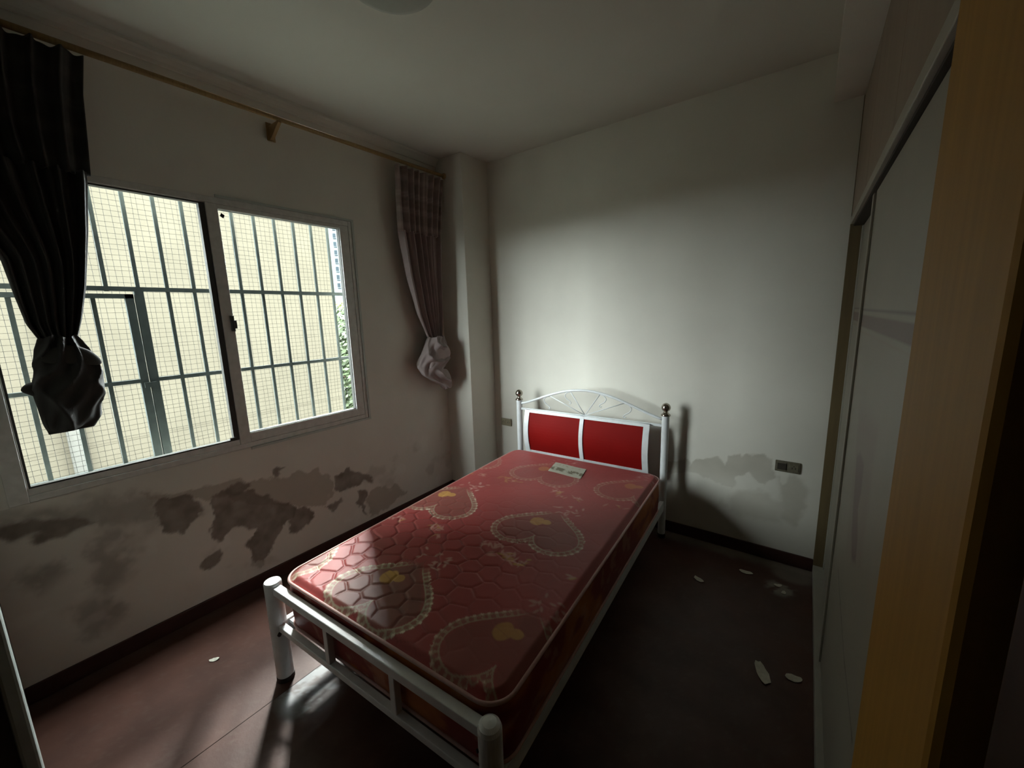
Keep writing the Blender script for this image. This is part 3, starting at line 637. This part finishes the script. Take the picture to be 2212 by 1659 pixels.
flap('wrap_fold', [(-2.640, 1.44), (-2.60, 1.495), (-2.51, 1.50), (-2.455, 1.44), (-2.45, 1.395), (-2.52, 1.42), (-2.59, 1.42)], 0.185, (0.04, 0.037, 0.031), 'backlitcurtain', cl_, CI, 0.012)
flap('tail_corner', [(-2.655, 1.24), (-2.642, 1.143), (-2.60, 1.155), (-2.57, 1.20), (-2.60, 1.26)], 0.15, BACKLIT, 'backlitcurtain', cl_, CI, 0.010)

# ================================================================== BED FRAME
def B(lx, ly, z): return (lx, -ly, z)
bed = empty('bed_frame', (BX, BY, 0), YAW, label='white painted metal single bed frame with two red headboard panels', cat='bed')
BW = 1.147
def tube_between(name, a, b, r, n=16, m='white', parent=bed, **k):
    return obj(name, tube(bmesh.new(), [B(*a), B(*b)], r, n), m, parent, smooth=True, **k)
def bb(name, pairs, m='white', bevel=0.003, parent=bed, **k):
    return obj(name, boxes(*[(B(*a), B(*b)) for a, b in pairs]), m, parent, bevel=bevel, **k)
for lx in (0.0, BW):
    p_ = obj('head_post', lathe(bmesh.new(), B(lx, 0, 0), [(0.024, 0.02), (0.024, 0.872)], 24), 'white', bed, smooth=False, bevel=0.002)
    obj('finial', lathe(bmesh.new(), B(lx, 0, 0.872), [(0.030, 0.0), (0.031, 0.007), (0.020, 0.016), (0.013, 0.026), (0.013, 0.031), (0.023, 0.037), (0.029, 0.048), (0.030, 0.057), (0.027, 0.068), (0.019, 0.079), (0.008, 0.085), (0.0, 0.086)], 24), 'chrome', p_, smooth=True)
    obj('foot_cap', lathe(bmesh.new(), B(lx, 0, 0), [(0.026, 0.0005), (0.026, 0.03)], 20), 'black', p_)
for lx in (0.0, BW):
    p_ = obj('foot_post', lathe(bmesh.new(), B(lx, 2.0, 0), [(0.034, 0.015), (0.034, 0.470), (0.031, 0.476), (0.0, 0.478)] if lx == 0 else [(0.034, 0.015), (0.034, 0.462), (0.030, 0.474), (0.020, 0.482), (0.0, 0.486)], 32), 'white', bed, smooth=False, bevel=0.0)
    obj('foot_cap', lathe(bmesh.new(), B(lx, 2.0, 0), [(0.036, 0.0005), (0.036, 0.022)], 24), 'black', p_)
    if lx == 0:
        for zz, s_ in ((0.29, 1), (0.21, 1)):
            o = obj('screw', tube(bmesh.new(), [B(-0.030, 1.985, zz), B(-0.052, 1.975, zz + 0.004), B(-0.060, 1.972, zz - 0.006)], [0.004, 0.006, 0.002], 8), 'black', p_)
        obj('screw', tube(bmesh.new(), [B(0.030, 2.01, 0.245), B(0.040, 2.02, 0.245)], 0.008, 8), 'black', p_)
    else:
        obj('screw_hole', tube(bmesh.new(), [B(BW - 0.022, 2.024, 0.40), B(BW - 0.026, 2.030, 0.40)], 0.005, 8), 'black', p_)
# foot end
bb('foot_top_rail', [((0.030, 1.983, 0.428), (BW - 0.03, 2.017, 0.462))])
bb('foot_bottom_rail', [((0.030, 1.986, 0.252), (BW - 0.03, 2.014, 0.280))])
for lx in (0.388, 0.757): bb('foot_upright', [((lx - 0.013, 1.987, 0.279), (lx + 0.013, 2.013, 0.429))])
# side rails (angle iron) and slats
for s_, lx in ((1, 0.0), (-1, BW)):
    bb('side_rail', [((lx - 0.013 * 1, 0.02, 0.205), (lx + 0.013, 1.975, 0.275))], bevel=0.002)
for k in range(9): bb('slat', [((0.012, 0.16 + k * 0.215, 0.252), (BW - 0.012, 0.24 + k * 0.215, 0.268))], 'white', bevel=0.001)
# head end
bb('head_bottom_rail', [((0.02, -0.012, 0.255), (BW - 0.02, 0.012, 0.285))])
bb('head_top_rail', [((0.02, -0.009, 0.793), (BW - 0.02, 0.009, 0.811))])
arch = []
for k in range(41):
    t = k / 40; x_ = 0.018 + t * (BW - 0.036)
    s_ = math.sin(math.pi * t); arch.append(B(x_, 0, 0.845 + 0.15 * s_ ** 1.25))
obj('arch_rail', tube(bmesh.new(), arch, 0.0095, 10), 'white', bed, smooth=True)
hub = (0.5735, 0.812)
def arch_z(x_):
    t = (x_ - 0.018) / (BW - 0.036); return 0.845 + 0.15 * math.sin(math.pi * t) ** 1.25
def smooth_poly(pts, n=6):
    out = []
    P_ = [Vector(p) for p in pts]; P_ = [P_[0]] + P_ + [P_[-1]]
    for i in range(1, len(P_) - 2):
        for k in range(n):
            t = k / n; a, b, c_, d_ = P_[i - 1], P_[i], P_[i + 1], P_[i + 2]
            out.append(0.5 * ((2 * b) + (-a + c_) * t + (2 * a - 5 * b + 4 * c_ - d_) * t * t + (-a + 3 * b - 3 * c_ + d_) * t ** 3))
    out.append(P_[-2]); return out
for sg in (-1, 1):
    for dx in (0.117, 0.295):
        x1 = hub[0] + sg * dx
        tube_between('scroll_spoke', (hub[0], 0, hub[1] - 0.004), (x1, 0, arch_z(x1) - 0.006), 0.0035, 8)
    for dx, sc in ((0.295, 1.0), (0.117, 0.9)):
        x1 = hub[0] + sg * dx; zt = arch_z(x1) - 0.008
        pts = [(x1 + sg * 0.0, zt), (x1 + sg * 0.03 * sc, zt - 0.010), (x1 + sg * 0.050 * sc, zt - 0.035 * sc), (x1 + sg * 0.036 * sc, zt - 0.062 * sc), (x1 + sg * 0.008 * sc, zt - 0.080 * sc), (x1 - sg * 0.006 * sc, zt - 0.095 * sc), (x1 + sg * 0.004 * sc, zt - 0.104 * sc), (x1 + sg * 0.012 * sc, zt - 0.098 * sc)]
        if dx > 0.2: pts = [(a, b) for a, b in pts]
        obj('scroll', tube(bmesh.new(), smooth_poly([B(a, 0, b) for a, b in pts]), 0.0035, 8), 'white', bed, smooth=True)
# red panel unit, gently bowed forward
pu = empty('headboard_panel_unit', (0, 0, 0)); pu.parent = bed
PX0, PX1, PZ0, PZ1, BOW = 0.070, 1.052, 0.452, 0.806, 0.040
def bowed(name, x0, x1, z0, z1, th, m, parent, off=0.0, nx=3, nz=14, label=None):
    bm = bmesh.new(); R0 = []
    for side in (0, 1):
        g_ = []
        for i in range(nz + 1):
            z_ = z0 + (z1 - z0) * i / nz; tz = (z_ - PZ0) / (PZ1 - PZ0); d_ = 0.012 + BOW * math.sin(math.pi * min(1, max(0, tz))) * 0.9 + off + (th if side else 0)
            g_.append([bm.verts.new(B(x0 + (x1 - x0) * j / nx, d_, z_)) for j in range(nx + 1)])
        R0.append(g_)
    A_, B_ = R0
    for i in range(nz):
        for j in range(nx):
            bm.faces.new((A_[i][j], A_[i][j + 1], A_[i + 1][j + 1], A_[i + 1][j])); bm.faces.new((B_[i][j], B_[i + 1][j], B_[i + 1][j + 1], B_[i][j + 1]))
        for j in (0, nx): bm.faces.new((A_[i][j], A_[i + 1][j], B_[i + 1][j], B_[i][j]))
    for i in (0, nz):
        for j in range(nx): bm.faces.new((A_[i][j], A_[i][j + 1], B_[i][j + 1], B_[i][j]))
    return obj(name, bm, m, parent, smooth=False, label=label)
for a, b in ((0.070, 0.112), (0.548, 0.578), (1.012, 1.052)): bowed('panel_stile', a, b, PZ0, PZ1, 0.014, 'white', pu, 0.0)
bowed('panel_rail', 0.070, 1.052, 0.786, PZ1, 0.012, 'white', pu, 0.001, nz=2); bowed('panel_rail', 0.070, 1.052, PZ0, 0.474, 0.012, 'white', pu, 0.001, nz=2)
bowed('red_panel', 0.110, 0.550, 0.470, 0.790, 0.006, 'red', pu, 0.001, label='plain red left panel'); bowed('red_panel', 0.576, 1.014, 0.470, 0.790, 0.006, 'red', pu, 0.001, label='plain red right panel')

# ================================================================== MATTRESS
mt = empty('mattress', (BX, BY, 0.27), YAW, label='red quilted satin mattress printed with lace-edged hearts on the bed', cat='mattress')
X0, X1, Y0, Y1, ZT, ZBm = 0.028, 1.162, 0.12, 1.976, 0.506, 0.276
RC = 0.085
def rr(x, y, inset=0.0):
    """clamp points to the rounded rectangle"""
    r = RC; cx = np.clip(x, X0 + r, X1 - r); cy = np.clip(y, Y0 + r, Y1 - r); dx, dy = x - cx, y - cy; d = np.hypot(dx, dy) + 1e-9
    k = np.minimum(1.0, r / d); return cx + dx * k, cy + dy * k
def edge_dist(x, y):
    r = RC; cx = np.clip(x, X0 + r, X1 - r); cy = np.clip(y, Y0 + r, Y1 - r)
    return r - np.hypot(x - cx, y - cy) + np.where((x == cx) & (y == cy), 0, 0)
s = 0.004; nu = int((X1 - X0) / s) + 1; nv = int((Y1 - Y0) / s) + 1
A, Bq = np.meshgrid(np.linspace(X0, X1, nu), np.linspace(Y0, Y1, nv)); x, y = A.ravel(), Bq.ravel()
x, y = rr(x, y)
ex = np.minimum(x - X0, X1 - x); ey = np.minimum(y - Y0, Y1 - y)
ed = np.where((ex < RC) & (ey < RC), RC - np.hypot(RC - ex, RC - ey), np.minimum(ex, ey))
# quilting: jittered elongated honeycomb
cw, ch = 0.105, 0.078
best = np.full(len(x), 9.0); sec = np.full(len(x), 9.0)
qx = x + 0.05 * (fbm(x * 9, y * 9, 61) - 0.5); qy = y + 0.016 * (fbm(x * 9, y * 9, 71) - 0.5)
ci = np.floor(qy / ch)
for dj in (-1, 0, 1):
    for di in (-1, 0, 1, 2):
        j = ci + dj; offx = np.where(j % 2 == 0, 0.0, 0.5); i_ = np.floor(qx / cw - offx) + di - 0
        px_ = (i_ + offx) * cw + (hsh(i_, j, 5) - 0.5) * 0.050; py_ = (j + 0.5) * ch + (hsh(i_, j, 9) - 0.5) * 0.030
        d = np.hypot(qx - px_, (qy - py_) * 1.12)
        nb_ = d < best; sec = np.where(nb_, best, np.minimum(sec, d)); best = np.where(nb_, d, best)
ql = sec - best
quilt = sst(0.0, 0.022, ql); quilt = quilt ** 0.5
lit_mask = 0.12 + 0.88 * sst(0.9, 1.5, y) * sst(1.05, 0.6, x)           # quilt relief and seam tint weakened outside the sunlit foot corner, imitating shade
z = ZT - 0.0055 * (1 - quilt) * lit_mask * sst(0.02, 0.06, ed) - 0.020 * (1 - sst(0, 0.035, ed)) + 0.006 * np.sin(np.pi * (y - Y0) / (Y1 - Y0)) + 0.004 * (fbm(x * 4, y * 4, 6) - 0.5)
c = np.tile(np.array((0.30, 0.045, 0.042)), (len(x), 1)); c *= (0.86 + 0.28 * fbm(x * 4, y * 4, 14))[:, None]
c = mixc(c, (0.12, 0.018, 0.015), 0.55 * sst(0.006, 0.0, ql) * lit_mask)
LACE = (0.40, 0.365, 0.25)
tt = np.linspace(0, 2 * math.pi, 361)[:-1]
hx = 16 * np.sin(tt) ** 3; hy = 13 * np.cos(tt) - 5 * np.cos(2 * tt) - 2 * np.cos(3 * tt) - np.cos(4 * tt)
def heart(cx, cy, sc, c, x, y, strength=1.0, yel=True, ang=0.0):
    hxx = hx * 0.0124 * sc * 1.08; hyy = (hy + 3.0) * 0.0128 * sc
    ca, sa = math.cos(ang), math.sin(ang)
    hX = cx + hxx * ca - hyy * sa; hY = cy + hxx * sa + hyy * ca
    m_ = (np.abs(x - cx) < 0.30 * sc) & (np.abs(y - cy) < 0.30 * sc); idx = np.nonzero(m_)[0]
    if not len(idx): return c
    xs, ys_ = x[idx], y[idx]
    d2 = (xs[:, None] - hX[None]) ** 2 + (ys_[:, None] - hY[None]) ** 2; k = d2.argmin(1); d = np.sqrt(d2[np.arange(len(k)), k])
    # inside test by polygon
    ins = poly_sd(xs, ys_, list(zip(hX[::4], hY[::4]))) < 0
    sdv = np.where(ins, -d, d)
    seg = np.hypot(np.diff(hX, append=hX[0]), np.diff(hY, append=hY[0])); arc = np.concatenate([[0], np.cumsum(seg)[:-1]]); s_ = arc[k]
    cc = c[idx]
    n1 = fbm(xs * 30, ys_ * 30, 5)
    cc = mixc(cc, (0.15, 0.065, 0.045), 0.72 * strength * sst(0.01, -0.02, sdv) * (0.8 + 0.3 * n1))
    tip = sst(cy - 0.155 * sc, cy - 0.09 * sc, ys_)            # the lace fades into the spray of flowers at the tip
    line = sst(0.0042, 0.0018, np.abs(sdv)) * tip
    per = 0.026; ph = (s_ % per) / per - 0.5
    sca = np.hypot(ph * per / 0.0125, (sdv - 0.010) / 0.017)
    rim = sst(0.30, 0.10, np.abs(sca - 0.88)) * (sdv > 0.002) * tip
    fill = sst(1.0, 0.8, sca) * (sdv > 0) * tip
    dot = sst(1.1, 0.6, np.hypot((((s_ + per / 2) % per) / per - 0.5) * per / 0.0075, (sdv - 0.026) / 0.0065)) * (n1 > 0.38) * tip
    cc = mixc(cc, (0.24, 0.16, 0.11), 0.55 * strength * fill); cc = mixc(cc, LACE, 0.85 * strength * rim * (0.55 + 0.6 * n1)); cc = mixc(cc, LACE, 0.9 * strength * line); cc = mixc(cc, (0.72, 0.66, 0.5), 0.9 * strength * dot)
    # pale spray of flowers at the tip
    tx, ty = cx + 0.02, cy - 0.20 * sc
    for q in range(16):
        fx = tx + (hsh(np.array(q), np.array(int(cx * 100)), 3) - 0.5) * 0.17; fy = ty + (hsh(np.array(q), np.array(int(cy * 100)), 4) - 0.5) * 0.10
        a_ = 6.28 * hsh(np.array(q), np.array(1), 8); u_ = (xs - fx) * math.cos(a_) + (ys_ - fy) * math.sin(a_); v_ = -(xs - fx) * math.sin(a_) + (ys_ - fy) * math.cos(a_)
        cc = mixc(cc, (0.50, 0.29, 0.25), 0.85 * strength * sst(1.2, 0.5, np.hypot(u_ / 0.017, v_ / 0.007)) * (0.5 + n1))
    if yel:
        yx, yy_ = cx - 0.055, cy - 0.02; w_ = 0.018 * (fbm(xs * 40, ys_ * 40, 2) - 0.5)
        bl = np.minimum(np.hypot((xs - yx) / 0.038, (ys_ - yy_) / 0.042), np.hypot((xs - yx - 0.045) / 0.028, (ys_ - yy_ + 0.012) / 0.024)) + w_ * 12
        cc = mixc(cc, (0.62, 0.36, 0.07), 0.85 * strength * sst(1.05, 0.85, bl) * (0.6 + 0.5 * n1))
        cc = mixc(cc, (0.25, 0.10, 0.05), 0.5 * strength * sst(0.0035, 0.001, np.abs(ys_ - yy_ - 0.3 * (xs - yx) - 0.006)) * (bl < 1))
    c[idx] = cc; return c
for (cx, cy, st_) in ((0.505, 1.770, 1.0), (1.075, 1.765, 0.65), (-0.10, 1.775, 1.0), (0.175, 1.075, 0.75), (0.815, 1.075, 0.6), (0.50, 0.43, 0.3), (1.10, 0.42, 0.32), (-0.10, 0.43, 0.3)):
    c = heart(cx, cy, 1.0, c, x, y, st_)  # print weaker where the bed lies dark, shade put into the colour
# flower garlands between the rows
def garland(yc, st_, c, seed):
    r = random.Random(seed)
    for k in range(30):
        fx = r.uniform(0.02, 1.12); fy = yc + 0.022 * math.sin(fx * 17) + r.gauss(0, 0.014); 
        cl = math.sin(fx * 17 + 1) > -0.45
        if not cl: continue
        for q in range(4):
            a_ = r.uniform(0, 6.28); gx, gy = fx + r.gauss(0, 0.018), fy + r.gauss(0, 0.012); L_, w_ = r.uniform(0.014, 0.03), r.uniform(0.005, 0.009)
            idx = np.nonzero((np.abs(x - gx) < 0.05) & (np.abs(y - gy) < 0.05))[0]
            if not len(idx): continue
            u_ = (x[idx] - gx) * math.cos(a_) + (y[idx] - gy) * math.sin(a_); v_ = -(x[idx] - gx) * math.sin(a_) + (y[idx] - gy) * math.cos(a_)
            col_ = (0.48, 0.25, 0.21) if r.random() < 0.75 else (0.45, 0.25, 0.06)
            c[idx] = mixc(c[idx], col_, 0.5 * st_ * sst(1.2, 0.4, np.hypot(u_ / L_, v_ / w_)))
    return c
c = garland(1.375, 1.5, c, 3); c = garland(0.70, 0.8, c, 5)
P = np.stack([x, -y, z - 0.27], 1)
grid_obj('top_panel', P, nu, nv, c, 'satin', mt, label='quilted top printed with hearts')
# side border with orange printed flowers
per_pts = []
def arc_pts(cx, cy, a0, a1, n=10): return [(cx + RC * math.cos(a0 + (a1 - a0) * k / n), cy + RC * math.sin(a0 + (a1 - a0) * k / n)) for k in range(n + 1)]
ring = arc_pts(X1 - RC, Y0 + RC, -math.pi / 2, 0) + [(X1, Y0 + RC + (Y1 - Y0 - 2 * RC) * k / 150) for k in range(1, 150)] + arc_pts(X1 - RC, Y1 - RC, 0, math.pi / 2) + \
       [(X1 - RC - (X1 - X0 - 2 * RC) * k / 90, Y1) for k in range(1, 90)] + arc_pts(X0 + RC, Y1 - RC, math.pi / 2, math.pi) + [(X0, Y1 - RC - (Y1 - Y0 - 2 * RC) * k / 150) for k in range(1, 150)] + \
       arc_pts(X0 + RC, Y0 + RC, math.pi, 1.5 * math.pi) + [(X0 + RC + (X1 - X0 - 2 * RC) * k / 90, Y0) for k in range(1, 90)]
ring.append(ring[0]); nu = len(ring); nv = 22
rp = np.array(ring); sl = np.concatenate([[0], np.cumsum(np.hypot(*np.diff(rp, axis=0).T))])
zz = np.linspace(ZBm, ZT - 0.022, nv); cen = np.array(((X0 + X1) / 2, (Y0 + Y1) / 2))
P = []; 
for zi in zz:
    t = (zi - ZBm) / (ZT - 0.022 - ZBm); off = 0.006 * math.sin(math.pi * t) - 0.003
    nrm = rp - np.stack([np.clip(rp[:, 0], X0 + RC, X1 - RC), np.clip(rp[:, 1], Y0 + RC, Y1 - RC)], 1); nrm /= np.hypot(nrm[:, 0], nrm[:, 1])[:, None] + 1e-9
    q = rp + nrm * off; P.append(np.stack([q[:, 0], -q[:, 1], np.full(nu, zi - 0.27)], 1))
P = np.concatenate(P); S_, Z_ = np.meshgrid(sl, zz); S_, Z_ = S_.ravel(), Z_.ravel()
c = np.tile(np.array((0.20, 0.016, 0.010)), (len(P), 1)); 
n1 = fbm(S_ * 5, Z_ * 9, 41); n2 = fbm(S_ * 16, Z_ * 22, 15)
c = mixc(c, (0.50, 0.16, 0.02), 0.75 * sst(0.56, 0.68, n1) * (0.4 + n2)); c = mixc(c, (0.42, 0.20, 0.14), 0.55 * sst(0.60, 0.70, n2))
grid_obj('side_border', P, nu, nv, c, 'satin', mt, label='darker red side border')
def piping(zc, r_, m, out=0.0):
    pts = [(p[0], -p[1], zc - 0.27) for p in ring[:-1]]
    return obj('piping', tube(bmesh.new(), pts, r_, 8, closed=True), m, mt, smooth=True)
piping(ZT - 0.018, 0.0065, 'piping'); piping(ZBm + 0.006, 0.006, 'piping')
bm = boxes(((X0 + 0.04, -Y1 + 0.04, ZBm - 0.27), (X1 - 0.04, -Y0 - 0.04, ZBm + 0.01 - 0.27))); obj('base_cloth', bm, 'dark', mt)
# stitched paper label: pale with a printed band and squiggles
lx0, lx1, ly0, ly1 = 0.478, 0.722, 0.275, 0.445
nu, nv = 120, 84; A, Bq = np.meshgrid(np.linspace(0, 1, nu), np.linspace(0, 1, nv)); u, v = A.ravel(), Bq.ravel()
c = np.tile(np.array((0.40, 0.41, 0.33)), (len(u), 1))
w = fbm(u * 14, v * 7, 3); band = sst(0.42, 0.5, v) * sst(0.82, 0.74, v)
c = mixc(c, (0.10, 0.085, 0.05), 0.85 * band * sst(0.38, 0.56, w) * (1 - 0.7 * sst(0.1, 0.02, np.abs(u - 0.5))))
c = mixc(c, (0.46, 0.36, 0.30), 0.6 * sst(0.94, 0.97, v)); c = mixc(c, (0.2, 0.17, 0.1), 0.4 * sst(0.5, 0.65, fbm(u * 30, v * 12, 8)) * sst(0.08, 0.15, v) * sst(0.3, 0.2, v))
xx = lx0 + (lx1 - lx0) * u + 0.03 * (v - 0.5); yy = ly0 + (ly1 - ly0) * v + 0.02 * (u - 0.5)
P = np.stack([xx, -yy, ZT - 0.27 + 0.006 * np.sin(np.pi * (yy - Y0) / (Y1 - Y0)) + 0.0022 + 0.001 * np.sin(u * 7)], 1)
grid_obj('label_patch', P, nu, nv, c, 'label', mt, solid=0.0012, label='pale printed maker label near the headboard')

# ================================================================== SOCKETS
def socket(x, z, w, h, m, label):
    t = empty('wall_socket', (x, -0.0035, z), label=label, cat='socket')
    obj('plate', boxes(((-w / 2, -0.009, -h / 2), (w / 2, 0, h / 2))), m, t, bevel=0.003)
    for sx in (-0.25, 0.25):
        obj('insert', boxes(((sx * w - w * 0.19, -0.012, -h * 0.33), (sx * w + w * 0.19, -0.008, h * 0.33))), m, t, bevel=0.002)
        bm = boxes(((sx * w - 0.010, -0.0125, -0.008), (sx * w - 0.006, -0.0119, 0.004)), ((sx * w + 0.006, -0.0125, -0.008), (sx * w + 0.010, -0.0119, 0.004)), ((sx * w - 0.002, -0.0125, 0.006), (sx * w + 0.002, -0.0119, 0.013)))
        obj('slot', bm, 'black', t)
    return t
socket(0.412, 0.610, 0.112, 0.066, 'outlet', 'ivory double wall socket between the pillar and the headboard')
t = socket(2.506, 0.622, 0.124, 0.068, 'outletd', 'grimy double wall socket on the damp wall beside the wardrobe')
obj('cover_flap', boxes(((-0.050, -0.0135, -0.020), (-0.006, -0.0119, 0.020))), 'dark', t, bevel=0.002)

# ================================================================== PAINT FLAKES on the floor
def flake(x, y, a, b, ang, label, seed, group=None, n=16, curl=0.004):
    r = random.Random(seed); bm = bmesh.new(); top = []; bot = []
    for k in range(n):
        t = 2 * math.pi * k / n; q = 1 + r.uniform(-0.13, 0.10)
        px_, py_ = a * q * math.cos(t), b * q * math.sin(t); zc = curl * (px_ / a) ** 2 + 0.0012
        X_, Y_ = px_ * math.cos(ang) - py_ * math.sin(ang), px_ * math.sin(ang) + py_ * math.cos(ang)
        top.append(bm.verts.new((X_, Y_, zc + 0.0012))); bot.append(bm.verts.new((X_, Y_, zc)))
    ct = bm.verts.new((0, 0, 0.0022)); cb = bm.verts.new((0, 0, 0.0006))
    for k in range(n):
        j = (k + 1) % n; bm.faces.new((top[k], top[j], ct)); bm.faces.new((bot[j], bot[k], cb)); bm.faces.new((top[j], top[k], bot[k], bot[j]))
    o = obj('paint_flake', bm, 'chip'); o.location = (x, y, 0.0005); return tag(o, label, 'paint flake', 'flakes of wall paint fallen on the floor')
flake(2.496, -0.969, 0.062, 0.024, 1.95, 'largest oval pale paint flake on the floor before the wardrobe', 1)
flake(2.604, -0.925, 0.030, 0.020, 0.3, 'faint small flake between the big oval flake and the wardrobe', 2)
flake(2.138, -0.460, 0.032, 0.016, -0.5, 'small pale flake on the floor right of the bed, nearest its side', 3)
flake(2.355, -0.236, 0.036, 0.018, 0.1, 'small pale flake close to the far skirting under the damp stain', 4)
flake(0.401, -2.320, 0.020, 0.011, 0.9, 'tiny white flake on the floor below the window, left of the bed foot', 5)
flake(2.515, -0.270, 0.020, 0.012, 0.4, 'small flake in the plaster dust in the far right floor corner', 6)
flake(2.545, -0.325, 0.017, 0.011, 1.4, 'small flake at the near edge of the dust in the far right corner', 7)
